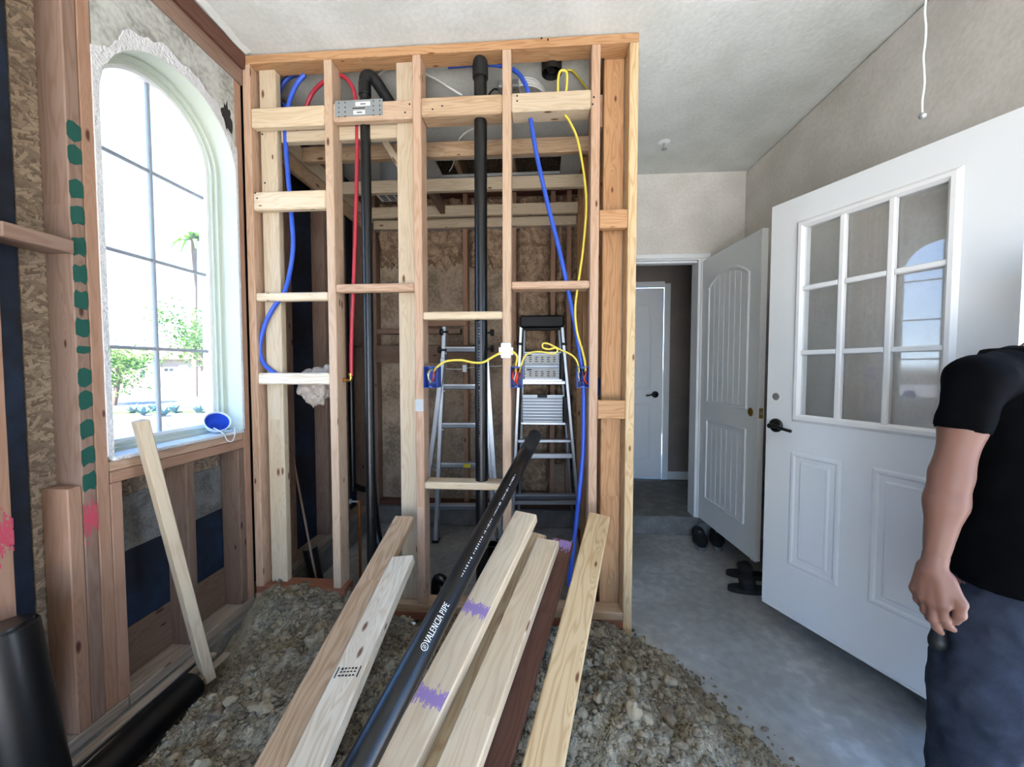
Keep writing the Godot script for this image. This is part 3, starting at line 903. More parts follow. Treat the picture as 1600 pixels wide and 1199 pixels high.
func build_bathroom() -> void:
	var w := structure("wall_bathroom", "back wall of the bathroom: dark old studs, brown insulation and bare boards", "wall")
	var zf := -3.20
	bar("outer_board", Vector3(-1.49, 0.0, -3.34), Vector3(0.42, CEIL, -3.30), M.backboard, w)
	bar("concrete_curb", Vector3(-1.36, 0.001, -3.30), Vector3(0.41, 0.15, -3.17), M.curb, w)
	bar("bottom_plate", Vector3(-1.36, 0.151, -3.29), Vector3(0.41, 0.189, zf), M.dark, w)
	bar("top_plate", Vector3(-1.36, 2.735, -3.29), Vector3(0.41, 2.785, zf), M.dark, w)
	for px in [584, 727, 803, 864, 889, 915]:
		var x := pz(px, 450, zf).x
		bar("stud", Vector3(x - 0.019, 0.19, -3.289), Vector3(x + 0.019, 2.734, zf), M.red2 if px > 700 else M.red, w)
	var x1 := pz(584, 450, zf).x + 0.02; var x2 := pz(727, 450, zf).x; var x3 := pz(803, 450, zf).x; var x4 := pz(864, 450, zf).x; var x5 := pz(889, 450, zf).x; var x6 := pz(915, 450, zf).x
	var yr := pz(660, 412, zf).y
	var k := 0
	for b in [[x1, x2 - 0.021, yr], [x2 + 0.021, x3 - 0.021, yr - 0.02], [x3 + 0.021, x4 - 0.021, 0.26], [x4 + 0.021, x5 - 0.021, 0.5], [x5 + 0.021, x6 - 0.021, 0.26]]:
		var mb := MB.new()
		lumpy(mb, Vector3(b[0], b[2], -3.297), Vector3(b[1], 2.73, -3.297), 0.10, 300 + k * 7, 0.07 if k < 2 else 0.0)
		part("insulation_batt", mb, M.wool, w)
		k += 1
	bar("ledger", Vector3(-1.36, 2.45, zf + 0.001), Vector3(0.29, 2.525, zf + 0.038), M.grey_tan, w)
	# cross pieces low on the wall
	var yb := pz(660, 545, zf).y
	bar("grey_plank", Vector3(x1, pz(620, 567, zf).y, zf + 0.001), Vector3(x3 + 0.03, pz(620, 540, zf).y, zf + 0.02), M.brown, w)
	bar("cross_block", Vector3(x1, pz(610, 522, zf).y, -3.28), Vector3(pz(720, 500, zf).x - 0.005, pz(610, 514, zf).y, zf - 0.001), M.red, w)
	bar("cross_block", Vector3(pz(668, 500, zf).x, pz(690, 510, zf).y, zf + 0.001), Vector3(x2 + 0.015, pz(690, 502, zf).y, zf + 0.03), M.red2, w)
	# return wall at the right
	var rw := structure("wall_return", "short side wall of bare studs running back from the end post", "stud wall")
	for z in [-2.32, -2.73, -3.12]:
		bar("stud", Vector3(0.296, 0.04, z - 0.038), Vector3(0.390, 2.744, z), M.orange, rw)
	bar("bottom_plate", Vector3(0.296, 0.001, -3.158), Vector3(0.390, 0.039, -1.93), M.treated, rw)
	bar("top_plate", Vector3(0.296, 2.745, -3.19), Vector3(0.390, 2.784, -1.89), M.orange, rw)
	bar("plasterboard", Vector3(0.392, 0.01, -3.098), Vector3(0.405, 2.785, -1.895), M.old_drywall, rw, 0.001)
	# dropped ceiling frame
	var cf := structure("ceiling_frame", "dropped frame of pale joists hung below the bathroom ceiling", "ceiling frame")
	for q in [[-2.2, "tan3"], [-2.62, "grey_tan"], [-3.05, "grey_tan"]]:
		bar("joist", Vector3(-1.360, 2.50, q[0] - 0.038), Vector3(0.29, 2.582, q[0]), M[q[1]], cf)
	bar("rim_joist", Vector3(XL + 0.001, 2.50, -3.16), Vector3(XL + 0.037, 2.583, -1.90), M.grey_tan, cf)
	bar("rim_joist", Vector3(XL + 0.001, 2.41, -3.16), Vector3(XL + 0.030, 2.495, -1.90), M.tan3, cf)
	bar("end_joist", Vector3(pz(686, 330, -2.9).x - 0.019, 2.501, -3.011), Vector3(pz(686, 330, -2.9).x + 0.019, 2.581, -2.659), M.brown, cf)
	beam("brace", pz(586, 196, -2.05) , pz(627, 262, -2.17), 0.07, 0.036, Vector3(0, 0, 1), M.grey_tan, cf)
	# register
	var rg := root("ceiling_register")
	tag(rg, "white slotted air register between the rear joists", "vent")
	var ra := Vector3(-1.20, 2.58, -2.95); var rb := Vector3(-0.93, 2.59, -2.74)
	bar("frame", ra, rb, M.plastic_white, rg)
	for i in 4:
		for j in 7:
			bar("slot", Vector3(ra.x + 0.025 + i * 0.058, 2.579, ra.z + 0.02 + j * 0.025), Vector3(ra.x + 0.068 + i * 0.058, 2.5803, ra.z + 0.032 + j * 0.025), M.hole, rg, 0.0002)
	var du := MB.new()
	tube(du, [Vector3(-1.07, 2.592, -2.84), Vector3(-1.07, 2.785, -2.84)], 0.09, 16)
	part("duct", du, M.galv, rg)

# ---------------------------------------------------------------- doors
func door_node(called: String, label: String, at: Vector3, along: Vector3) -> Node3D:
	var d := structure(called, label, "door", at)
	var x := along.normalized()
	d.basis = Basis(x, Vector3.UP, x.cross(Vector3.UP))
	return d
func lbar(called: String, a: Vector3, b: Vector3, m: Material, parent: Node, bev := 0.002) -> MeshInstance3D:
	var mb := MB.new()
	cbox(mb, (b - a).abs(), bev)
	var o := part(called, mb, m, parent)
	o.position = (a + b) * 0.5
	return o
func frame4(mb: MB, u0: float, u1: float, y0: float, y1: float, w: float, z0: float, z1: float) -> void:
	# four mitred bars with sloping faces
	var c := [Vector2(u0, y0), Vector2(u1, y0), Vector2(u1, y1), Vector2(u0, y1)]
	var e := [Vector2(u0 + w, y0 + w), Vector2(u1 - w, y0 + w), Vector2(u1 - w, y1 - w), Vector2(u0 + w, y1 - w)]
	var mid := Vector2((u0 + u1) * 0.5, (y0 + y1) * 0.5)
	for i in 4:
		var j := (i + 1) % 4
		var a: Vector2 = c[i]; var b: Vector2 = c[j]; var p: Vector2 = e[i]; var q: Vector2 = e[j]
		var am: Vector2 = a.lerp(p, 0.35); var bm: Vector2 = b.lerp(q, 0.35)
		var pm: Vector2 = a.lerp(p, 0.7); var qm: Vector2 = b.lerp(q, 0.7)
		var f := func(v: Vector2, z: float) -> Vector3: return Vector3(v.x, v.y, z)
		mb.quad(f.call(a, z0), f.call(b, z0), f.call(bm, z1), f.call(am, z1), Vector3(0, 0, 1))
		mb.quad(f.call(am, z1), f.call(bm, z1), f.call(qm, z1), f.call(pm, z1), Vector3(0, 0, 1))
		mb.quad(f.call(pm, z1), f.call(qm, z1), f.call(q, z0), f.call(p, z0), Vector3(0, 0, 1))

func lever(parent: Node, at: Vector3, side: float, z: float) -> void:
	var h := Node3D.new()
	h.name = "lever_handle"
	parent.add_child(h, true)
	h.set_meta("label", "black lever handle on a round rose")
	h.position = at + Vector3(0, 0, z)
	var s := signf(z + 0.001)
	var mb := MB.new()
	lathe(mb, [Vector2(0.034, 0.0), Vector2(0.034, 0.006), Vector2(0.028, 0.011), Vector2(0.013, 0.014), Vector2(0.012, 0.05), Vector2(0.0, 0.052)], 20, Transform3D(Basis(Vector3.RIGHT, PI / 2 * s), Vector3.ZERO))
	part("rose", mb, M.bronze, h)
	mb = MB.new()
	tube(mb, smooth([Vector3(0, 0, 0.045 * s), Vector3(side * 0.03, 0.004, 0.05 * s), Vector3(side * 0.07, -0.006, 0.05 * s), Vector3(side * 0.105, -0.012, 0.045 * s)], 0.01), 0.0075, 10)
	part("lever", mb, M.bronze, h)

func build_doors() -> void:
	# outside door, standing open: its free edge at the origin, hinges at +x
	var an := deg_to_rad(23.6)
	var d := door_node("door_1", "white open door with nine glass panes, two raised panels and black lever", Vector3(1.158, 0.12, -2.07), Vector3(sin(an), 0, cos(an)))
	var W := 0.815; var H := 2.0
	var mb := MB.new()
	for q in [[0.0, 0.0, 0.16, H], [0.655, 0.0, W, H], [0.16, 0.0, 0.655, 0.972], [0.16, 1.852, 0.655, H]]:
		cbox(mb, Vector3(q[2] - q[0], q[3] - q[1], 0.044), 0.0, Transform3D(Basis(), Vector3((q[0] + q[2]) * 0.5, (q[1] + q[3]) * 0.5, -0.022)))
	part("slab", mb, M.door_white, d)
	mb = MB.new()
	frame4(mb, 0.128, 0.678, 0.942, 1.884, 0.038, 0.0, 0.014)
	part("glazing_frame", mb, M.white_paint, d)
	for u in [0.3195, 0.4875]:
		lbar("muntin", Vector3(u - 0.012, 0.972, -0.018), Vector3(u + 0.012, 1.852, 0.008), M.white_paint, d, 0.005)
	for y in [1.269, 1.567]:
		for c in [[0.16, 0.3074], [0.3316, 0.4754], [0.4996, 0.655]]:
			lbar("muntin", Vector3(c[0], y - 0.011, -0.018), Vector3(c[1], y + 0.011, 0.006), M.white_paint, d, 0.004)
	for c in [[0.161, 0.307], [0.332, 0.475], [0.500, 0.654]]:
		for r in [[0.973, 1.258], [1.281, 1.556], [1.579, 1.851]]:
			mb = MB.new()
			cbox(mb, Vector3(c[1] - c[0], r[1] - r[0], 0.004), 0.0, Transform3D(Basis(), Vector3((c[0] + c[1]) * 0.5, (r[0] + r[1]) * 0.5, -0.02)))
			part("pane", mb, M.glass, d)
	for c in [[0.125, 0.345], [0.452, 0.672]]:
		var pn := Node3D.new()
		pn.name = "raised_panel"
		d.add_child(pn, true)
		mb = MB.new()
		frame4(mb, c[0], c[1], 0.245, 0.80, 0.026, 0.0, 0.0035)
		part("moulding", mb, M.door_white, pn)
		mb = MB.new()
		frame4(mb, c[0] + 0.045, c[1] - 0.045, 0.29, 0.755, 0.018, 0.0, 0.003)
		cbox(mb, Vector3(c[1] - c[0] - 0.118, 0.436, 0.003), 0.0, Transform3D(Basis(), Vector3((c[0] + c[1]) * 0.5, 0.5225, 0.002)))
		part("field", mb, M.door_white, pn)
	lever(d, Vector3(0.052, 0.912, 0), 1.0, 0.0)
	lever(d, Vector3(0.052, 0.912, 0), -1.0, -0.045)
	mb = MB.new()
	lathe(mb, [Vector2(0.017, 0.0), Vector2(0.024, 0.0025), Vector2(0.027, 0.0)], 20, Transform3D(Basis(Vector3.RIGHT, PI / 2), Vector3(0.045, 1.055, 0)))
	part("bore_hole_ring", mb, M.white_paint, d)
	mb = MB.new()
	lathe(mb, [Vector2(0.0, 0.0008), Vector2(0.018, 0.0008)], 18, Transform3D(Basis(Vector3.RIGHT, PI / 2), Vector3(0.045, 1.055, 0)))
	part("bore_hole", mb, M.print_grey, d)
	mb = MB.new()
	cbox(mb, Vector3(W - 0.004, 0.012, 0.05), 0.002, Transform3D(Basis(), Vector3(W * 0.5, -0.007, -0.022)))
	part("bottom_sweep", mb, M.door_white, d)
	for y in [0.25, 1.0, 1.75]:
		mb = MB.new()
		tube(mb, [Vector3(W + 0.006, y - 0.045, -0.003), Vector3(W + 0.006, y + 0.045, -0.003)], 0.007, 8)
		part("hinge", mb, M.galv, d)
	# hall door, open towards the camera
	var e := door_node("door_2", "hall door with arched plank panels, standing open at the doorway", Vector3(1.232, 0.16, -3.085), Vector3(0.05, 0, 0.705))
	W = 0.70; H = 1.965
	var e_mat: Material = M.door_white
	mb = MB.new()
	cbox(mb, Vector3(W, H, 0.036), 0.002, Transform3D(Basis(), Vector3(W * 0.5, H * 0.5, -0.02)))
	part("slab", mb, e_mat, e)
	var arc := func(u: float) -> float: return 1.735 + 0.085 * (1.0 - pow((u - 0.35) / 0.24, 2.0))
	for k in 2:
		var y0 := 0.20 if k == 0 else 0.92
		var n := 7
		for i in n:
			var u0 := 0.125 + i * 0.45 / n + 0.004
			var u1 := 0.125 + (i + 1) * 0.45 / n - 0.004
			var t0: float = 0.76 if k == 0 else arc.call(u0)
			var t1: float = 0.76 if k == 0 else arc.call(u1)
			mb = MB.new()
			prism(mb, PackedVector2Array([Vector2(u0, y0), Vector2(u1, y0), Vector2(u1, t1 - 0.02), Vector2(u0, t0 - 0.02)]), -0.002, 0.002)
			part("plank", mb, e_mat, e)
		# moulding round the panel, arched above
		mb = MB.new()
		var path := [Vector3(0.112, y0 - 0.012, 0), Vector3(0.588, y0 - 0.012, 0)]
		if k == 0:
			path.append(Vector3(0.588, 0.775, 0)); path.append(Vector3(0.112, 0.775, 0))
		else:
			for i in 13:
				var u := 0.588 - 0.476 * i / 12.0
				path.append(Vector3(u, arc.call(u) + 0.006, 0))
		path.append(path[0])
		for i in path.size() - 1:
			tube(mb, [path[i], path[i + 1]], 0.009, 8)
		part("panel_moulding", mb, e_mat, e)
	lbar("edge_strip", Vector3(W, 0.0, -0.038), Vector3(W + 0.003, H, -0.002), M.white_paint, e, 0.0005)
	lbar("latch_plate", Vector3(W + 0.0031, 0.86, -0.032), Vector3(W + 0.0045, 0.92, -0.008), M.brass, e, 0.0003)
	lbar("latch_bolt", Vector3(W + 0.0046, 0.882, -0.026), Vector3(W + 0.01, 0.898, -0.014), M.galv, e, 0.0005)
	mb = MB.new()
	lathe(mb, [Vector2(0.0, 0.0008), Vector2(0.020, 0.0008), Vector2(0.024, 0.003), Vector2(0.027, 0.0)], 18, Transform3D(Basis(Vector3.RIGHT, PI / 2), Vector3(0.635, 0.89, 0)))
	part("knob_bore", mb, M.brass, e)
	for y in [0.2, 0.98, 1.78]:
		mb = MB.new()
		tube(mb, [Vector3(-0.006, y - 0.04, -0.04), Vector3(-0.006, y + 0.04, -0.04)], 0.006, 8)
		part("hinge", mb, M.galv, e)
	# closet door at the end of the hall
	var g := door_node("door_3", "closed white panel door with black lever at the end of the hall", Vector3(0.50, 0.16, -4.14), Vector3.RIGHT)
	g.basis = Basis()
	lbar("slab", Vector3(0.0, 0.0, -0.04), Vector3(0.775, 1.975, 0.0), M.door_white, g)
	for k in [[0.2, 0.8], [0.93, 1.82]]:
		mb = MB.new()
		frame4(mb, 0.12, 0.655, k[0], k[1], 0.03, 0.0, 0.004)
		part("panel_moulding", mb, M.door_white, g)
	lever(g, Vector3(0.70, 0.88, 0), -1.0, 0.0)
	lbar("side_casing", Vector3(0.78, -0.009, -0.01), Vector3(0.838, 2.02, 0.012), M.door_white, g)
	lbar("head_casing", Vector3(-0.1, 1.98, -0.01), Vector3(0.779, 2.04, 0.012), M.door_white, g)
	var st := beam("leaning_trim_board", Vector3(1.452, 0.008, -2.70), Vector3(1.515, 1.50, -2.94), 0.055, 0.014, Vector3(0, 0, 1), M.door_white, self)
	tag(st, "pale trim board leaning on the wall behind the hall door", "trim board")

# ---------------------------------------------------------------- outside, seen through the window and the rear doorway
func leaf_cloud(mb: MB, centre: Vector3, radii: Vector3, count: int, size: float, sd: int) -> void:
	var r := RandomNumberGenerator.new()
	r.seed = sd
	var lobes := []
	for i in 9:
		lobes.append(centre + Vector3(r.randfn() * radii.x * 0.45, r.randfn() * radii.y * 0.42, r.randfn() * radii.z * 0.45))
	for i in count:
		var c: Vector3 = lobes[i % 9]
		var p := c + Vector3(r.randfn() * radii.x, r.randfn() * radii.y, r.randfn() * radii.z) * 0.27
		var a := Vector3(r.randfn(), r.randfn() * 0.6, r.randfn()).normalized()
		var b := a.cross(Vector3(r.randfn(), r.randfn(), r.randfn())).normalized()
		var s := size * r.randf_range(0.6, 1.3)
		mb.quad(p - a * s, p + b * s * 0.45, p + a * s, p - b * s * 0.45, Vector3(0, 1, 0))
func tree(called: String, label: String, foot: Vector3, crown: Vector3, radii: Vector3, sd: int) -> void:
	var t := root(called, foot)
	tag(t, label, "tree", "trees across the street")
	var mb := MB.new()
	tube(mb, smooth([Vector3.ZERO, (crown - foot) * 0.4 + Vector3(0.1, 0, 0.05), (crown - foot)], 0.3), 0.11, 8)
	part("trunk", mb, M.bark, t)
	mb = MB.new()
	leaf_cloud(mb, crown - foot, radii, 2600, 0.10, sd)
	part("foliage", mb, M.leaf, t)

func build_outside() -> void:
	var gy := -0.6
	var g := structure("ground", "bright pavement and street outside the window", "ground")
	bar("street", Vector3(-60, gy - 0.2, -60), Vector3(-1.70, gy, 30), M.paving, g)
	var dv := structure("driveway", "sunlit pale driveway outside the rear doorway", "driveway")
	bar("driveway_slab", Vector3(-1.69, -0.3, REAR + 0.145), Vector3(14, -0.02, 20), M.driveway, dv)
	bar("side_path_slab", Vector3(1.81, -0.3, -8), Vector3(14, -0.021, REAR + 0.144), M.driveway, dv)
	# lawn strip
	var la := pyf(165, 642, gy); var lb := pyf(330, 640, gy)
	var lw := structure("lawn", "low green planting strip beside the pavement", "lawn")
	beam("lawn_strip", Vector3(la.x, gy + 0.02, la.z) + (la - lb) * 0.6, Vector3(lb.x, gy + 0.02, lb.z) + (lb - la) * 0.6, 2.6, 0.06, Vector3(1, 0, 1), M.lawn, lw)
	# house
	var hz := -36.0
	var a := pz(196, 606, hz); var b := pz(345, 606, hz)
	var h := root("neighbour_house", Vector3((a.x + b.x) * 0.5, gy, hz))
	tag(h, "pale one-storey house with garage across the street", "house")
	var hw := b.x - a.x
	bar("walls", Vector3(a.x - 3, gy, hz - 5), Vector3(b.x + 2, 2.1, hz), M.stucco, h)
	var mb := MB.new()
	var rp := PackedVector2Array([Vector2(-hw * 0.5 - 4, 2.7), Vector2(hw * 0.5 + 3, 2.7), Vector2(hw * 0.1, 4.0), Vector2(-hw * 0.5 - 2, 4.0)])
	prism(mb, rp, -5.5, 0.6)
	part("roof", mb, M.roof, h)
	var g0 := pz(253, 606, hz); var g1 := pz(297, 574, hz)
	bar("garage_door", Vector3(g0.x, gy + 0.01, hz + 0.01), Vector3(g1.x, g1.y, hz + 0.08), M.garage_door, h)
	for i in 2:
		var w0 := pz(258 + i * 8, 580, hz); var w1 := pz(264 + i * 8, 576, hz)
		bar("garage_window", Vector3(w0.x, w0.y, hz + 0.081), Vector3(w1.x, w1.y, hz + 0.1), M.dark_glass, h)
	var d0 := pz(234, 606, hz); var d1 := pz(240, 568, hz)
	bar("front_door", Vector3(d0.x, gy + 0.01, hz + 0.01), Vector3(d1.x, d1.y, hz + 0.06), M.dark_glass, h)
	var v0 := pz(218, 592, hz); var v1 := pz(231, 576, hz)
	var wn := bar("window", Vector3(v0.x, v0.y, hz + 0.01), Vector3(v1.x, v1.y, hz + 0.06), M.stucco_white, h)
	var pm := MB.new()
	cbox(pm, Vector3((v1.x - v0.x) * 0.8, (v1.y - v0.y) * 0.8, 0.03), 0.0)
	part("pane", pm, M.dark_glass, wn).position = Vector3(0, 0, 0.03)
	bar("porch_wall", Vector3(pz(242, 606, hz).x, gy, hz + 0.001), Vector3(pz(252, 606, hz).x, 2.0, hz + 0.9), M.stucco_white, h)
	# trees
	var f1 := pyf(320, 632, gy)
	tree("street_tree", "leafy green tree in front of the pale garage", Vector3(f1.x, gy, f1.z), pz(312, 532, f1.z), Vector3(1.5, 1.5, 1.5), 5)
	var f2 := pyf(178, 634, gy)
	tree("street_tree", "smaller leafy tree beside the front window of the house", Vector3(f2.x, gy, f2.z), pz(186, 568, f2.z), Vector3(1.6, 1.15, 1.6), 6)
	# palm
	var pf := pz(304, 600, -24)
	var pt := pz(303, 372, -24)
	var pl := root("palm_tree", Vector3(pf.x, gy, -24.0))
	tag(pl, "tall palm seen high above the street trees", "palm")
	mb = MB.new()
	tube(mb, [Vector3.ZERO, Vector3(pt.x - pf.x, pt.y - gy, 0)], 0.16, 8)
	part("trunk", mb, M.bark, pl)
	for i in 16:
		mb = MB.new()
		var an := TAU * i / 16.0
		var o := Vector3(cos(an), 0, sin(an))
		var top := Vector3(pt.x - pf.x, pt.y - gy, 0)
		var side := o.cross(Vector3.UP)
		var prev := top
		for k in 5:
			var t := (k + 1) / 5.0
			var nx := top + o * 1.7 * t + Vector3.UP * (0.7 * t - 1.5 * t * t + 0.25 * sin(i * 2.4))
			var ww := 0.24 * (1.0 - t * 0.8)
			mb.quad(prev - side * ww, prev + side * ww, nx + side * ww * 0.8, nx - side * ww * 0.8, Vector3.UP)
			prev = nx
		part("frond", mb, M.leaf, pl)
	# agaves
	for i in 6:
		var ap := pyf([208, 224, 241, 256, 272, 310][i], [646, 650, 645, 651, 646, 646][i], gy)
		var ag := root("agave", Vector3(ap.x, gy + 0.04, ap.z))
		tag(ag, "blue-green agave rosette in the planting strip", "agave", "agaves in the planting strip")
		var r := RandomNumberGenerator.new()
		r.seed = 60 + i
		for k in 16:
			mb = MB.new()
			var an := TAU * k / 16.0 * 2.4 + r.randf()
			var el := r.randf_range(0.4, 1.35)
			var dir := Vector3(cos(an) * cos(el), sin(el), sin(an) * cos(el))
			var sd := dir.cross(Vector3.UP).normalized()
			var L := r.randf_range(0.3, 0.46)
			var up := sd.cross(dir) * 0.015
			mb.quad(-sd * 0.05 + up, sd * 0.05 + up, dir * L * 0.5 + sd * 0.06 + up, dir * L * 0.5 - sd * 0.06 + up, Vector3.UP)
			mb.tri(dir * L * 0.5 + sd * 0.06 + up, dir * L * 0.5 - sd * 0.06 + up, dir * L, Vector3.UP)
			mb.quad(-sd * 0.05 - up, sd * 0.05 - up, dir * L * 0.5 + sd * 0.06 - up, dir * L * 0.5 - sd * 0.06 - up, Vector3.DOWN)
			mb.tri(dir * L * 0.5 + sd * 0.06 - up, dir * L * 0.5 - sd * 0.06 - up, dir * L, Vector3.DOWN)
			part("leaf", mb, M.agave, ag)
	# pale post
	var pp := pyf(288, 640, gy)
	var po := root("street_post", Vector3(pp.x, gy, pp.z))
	tag(po, "pale square post standing beside the agaves", "post")
	mb = MB.new()
	cbox(mb, Vector3(0.13, 1.95, 0.13), 0.01, Transform3D(Basis(), Vector3(0, 0.975, 0)))
	part("shaft", mb, M.stucco_white, po)
	mb = MB.new()
	cbox(mb, Vector3(0.2, 0.06, 0.2), 0.01, Transform3D(Basis(), Vector3(0, 1.98, 0)))
	part("cap", mb, M.stucco_white, po)
	# dry twig on the pavement
	mb = MB.new()
	var q0 := pyf(258, 664, gy); var q1 := pyf(278, 678, gy)
	tube(mb, smooth([q0 + Vector3(0, 0.05, 0), (q0 + q1) * 0.5 + Vector3(0, 0.12, 0), q1 + Vector3(0, 0.04, 0)], 0.1), 0.02, 6)
	tube(mb, [(q0 + q1) * 0.5 + Vector3(0, 0.1, 0), (q0 + q1) * 0.5 + Vector3(0.2, 0.42, -0.1)], 0.015, 6)
	solo("fallen_branch", mb, M.bark, "bare forked branch lying on the bright pavement", "branch")

# ---------------------------------------------------------------- dirt
var dn1: FastNoiseLite
var dn2: FastNoiseLite
var dn3: FastNoiseLite
func table(t: Array, x: float) -> float:
	if x <= t[0][0]: return t[0][1]
	for i in t.size() - 1:
		if x <= t[i + 1][0]:
			var k: float = (x - t[i][0]) / (t[i + 1][0] - t[i][0])
			return lerpf(t[i][1], t[i + 1][1], k * k * (3.0 - 2.0 * k))
	return t[-1][1]
const ACROSS := [[-1.38, 0.02], [-1.24, 0.03], [-1.14, 0.16], [-0.95, 0.27], [-0.5, 0.36], [-0.1, 0.36], [0.2, 0.33], [0.42, 0.24], [0.65, 0.09], [0.82, -0.01]]
const ALONG := [[-2.15, 0.0], [-1.98, 0.25], [-1.82, 0.62], [-1.55, 0.86], [-1.2, 1.0], [-0.85, 0.9], [-0.4, 0.6], [0.0, 0.3], [0.3, 0.0]]
func dirt_h(x: float, z: float) -> float:
	var foot := table([[-2.1, 0.36], [-1.9, 0.46], [-1.65, 0.68], [-1.3, 0.84], [-0.9, 0.86], [0.3, 0.6]], z)
	var xx := x if x < 0.1 else 0.1 + (x - 0.1) * (0.72 / (foot - 0.1))
	var h: float = table(ACROSS, xx) * table(ALONG, z)
	# heap against the left corner
	h += 0.21 * exp(-pow((x + 1.26) / 0.22, 2.0) - pow((z + 1.78) / 0.22, 2.0))
	# pits below the plate
	h -= 0.24 * exp(-pow((x + 0.50) / 0.24, 2.0) - pow((z + 1.72) / 0.15, 2.0))
	h -= 0.20 * exp(-pow((x - 0.02) / 0.22, 2.0) - pow((z + 1.74) / 0.14, 2.0))
	var rough := clampf(h * 6.0, 0.0, 1.0)
	h += rough * (0.045 * dn1.get_noise_2d(x, z) + 0.03 * absf(dn2.get_noise_2d(x, z)) + 0.012 * dn3.get_noise_2d(x, z))
	return maxf(h, -0.01)

func build_dirt() -> void:
	dn1 = noise(101, 3.2, 3); dn2 = noise(102, 8.0, 4); dn3 = noise(103, 30.0, 2)
	var pile := root("dirt_pile")
	tag(pile, "heap of dug grey-brown earth and clods in front of the partition", "dirt pile")
	var mb := MB.new()
	var x0 := -1.365; var x1 := 0.95; var z0 := -2.1; var z1 := 0.32
	var st := 0.0125
	var nx := int((x1 - x0) / st); var nz := int((z1 - z0) / st)
	var hs := PackedFloat32Array()
	hs.resize((nx + 1) * (nz + 1))
	for j in nz + 1:
		for i in nx + 1:
			hs[j * (nx + 1) + i] = dirt_h(x0 + i * st, z0 + j * st)
	for j in nz + 1:
		for i in nx + 1:
			var k := j * (nx + 1) + i
			mb.v.append(Vector3(x0 + i * st, hs[k], z0 + j * st))
			var dx := hs[j * (nx + 1) + mini(i + 1, nx)] - hs[j * (nx + 1) + maxi(i - 1, 0)]
			var dz := hs[mini(j + 1, nz) * (nx + 1) + i] - hs[maxi(j - 1, 0) * (nx + 1) + i]
			mb.n.append(Vector3(-dx, 2.0 * st, -dz).normalized()); mb.uv.append(Vector2(i, j) * 0.02)
	for j in nz:
		for i in nx:
			var k := j * (nx + 1) + i
			if maxf(maxf(hs[k], hs[k + 1]), maxf(hs[k + nx + 1], hs[k + nx + 2])) <= -0.009: continue
			mb.idx.append_array([k, k + 1, k + nx + 1, k + 1, k + nx + 2, k + nx + 1])
	part("heap", mb, M.dirt, pile)
	# clods: a few shapes, shared
	var shapes := []
	var r := RandomNumberGenerator.new()
	r.seed = 55
	for s in 8:
		shapes.append(clod_mesh(500 + s * 13, 10, 7))
	for n in 290:
		var x := 0.0; var z := 0.0; var h := 0.0
		for tries in 30:
			x = r.randf_range(-1.25, 0.85); z = r.randf_range(-1.78, -0.78)
			h = dirt_h(x, z)
			if h > 0.03 and (x > 0.12 or x < -0.55 or r.randf() < 0.25): break
		var s := r.randf_range(0.008, 0.017) * (1.0 + pow(r.randf(), 6.0) * 1.3)
		var o := MeshInstance3D.new()
		o.name = "clod"
		o.mesh = shapes[n % 8]
		o.material_override = M.clod[r.randi() % 5]
		pile.add_child(o, true)
		var b := Basis(Vector3(r.randfn(), r.randfn(), r.randfn()).normalized(), r.randf() * TAU).scaled(Vector3(s * r.randf_range(0.8, 1.4), s * r.randf_range(0.6, 1.0), s * r.randf_range(0.8, 1.3)))
		o.transform = Transform3D(b, Vector3(x, h + s * 0.15, z))
	# the crumbs that nobody could count
	var mm := MultiMesh.new()
	mm.transform_format = MultiMesh.TRANSFORM_3D
	mm.mesh = clod_mesh(900, 6, 4)
	var list := []
	while list.size() < 15000:
		var x := r.randf_range(-1.3, 0.98); var z := r.randf_range(-2.0, -0.4)
		var h := dirt_h(x, z)
		if h < 0.004:
			# a thin scatter just beyond the foot
			if x < 0.3 or dirt_h(x - 0.10 * r.randf(), z) < 0.004 or r.randf() < 0.55: continue
			h = 0.0
		var s := r.randf_range(0.0022, 0.0075) * (1.0 + 0.8 * pow(r.randf(), 4.0))
		var b := Basis(Vector3(r.randfn(), r.randfn(), r.randfn()).normalized(), r.randf() * TAU).scaled(Vector3(s * r.randf_range(0.7, 1.5), s * r.randf_range(0.6, 1.0), s))
		list.append(Transform3D(b, Vector3(x, h + s * 0.3, z)))
	mm.instance_count = list.size()
	for i in list.size(): mm.set_instance_transform(i, list[i])
	var mi := MultiMeshInstance3D.new()
	mi.name = "crumbs"
	mi.multimesh = mm
	mi.material_override = M.clod[2]
	mi.set_meta("kind", "stuff")
	pile.add_child(mi, true)

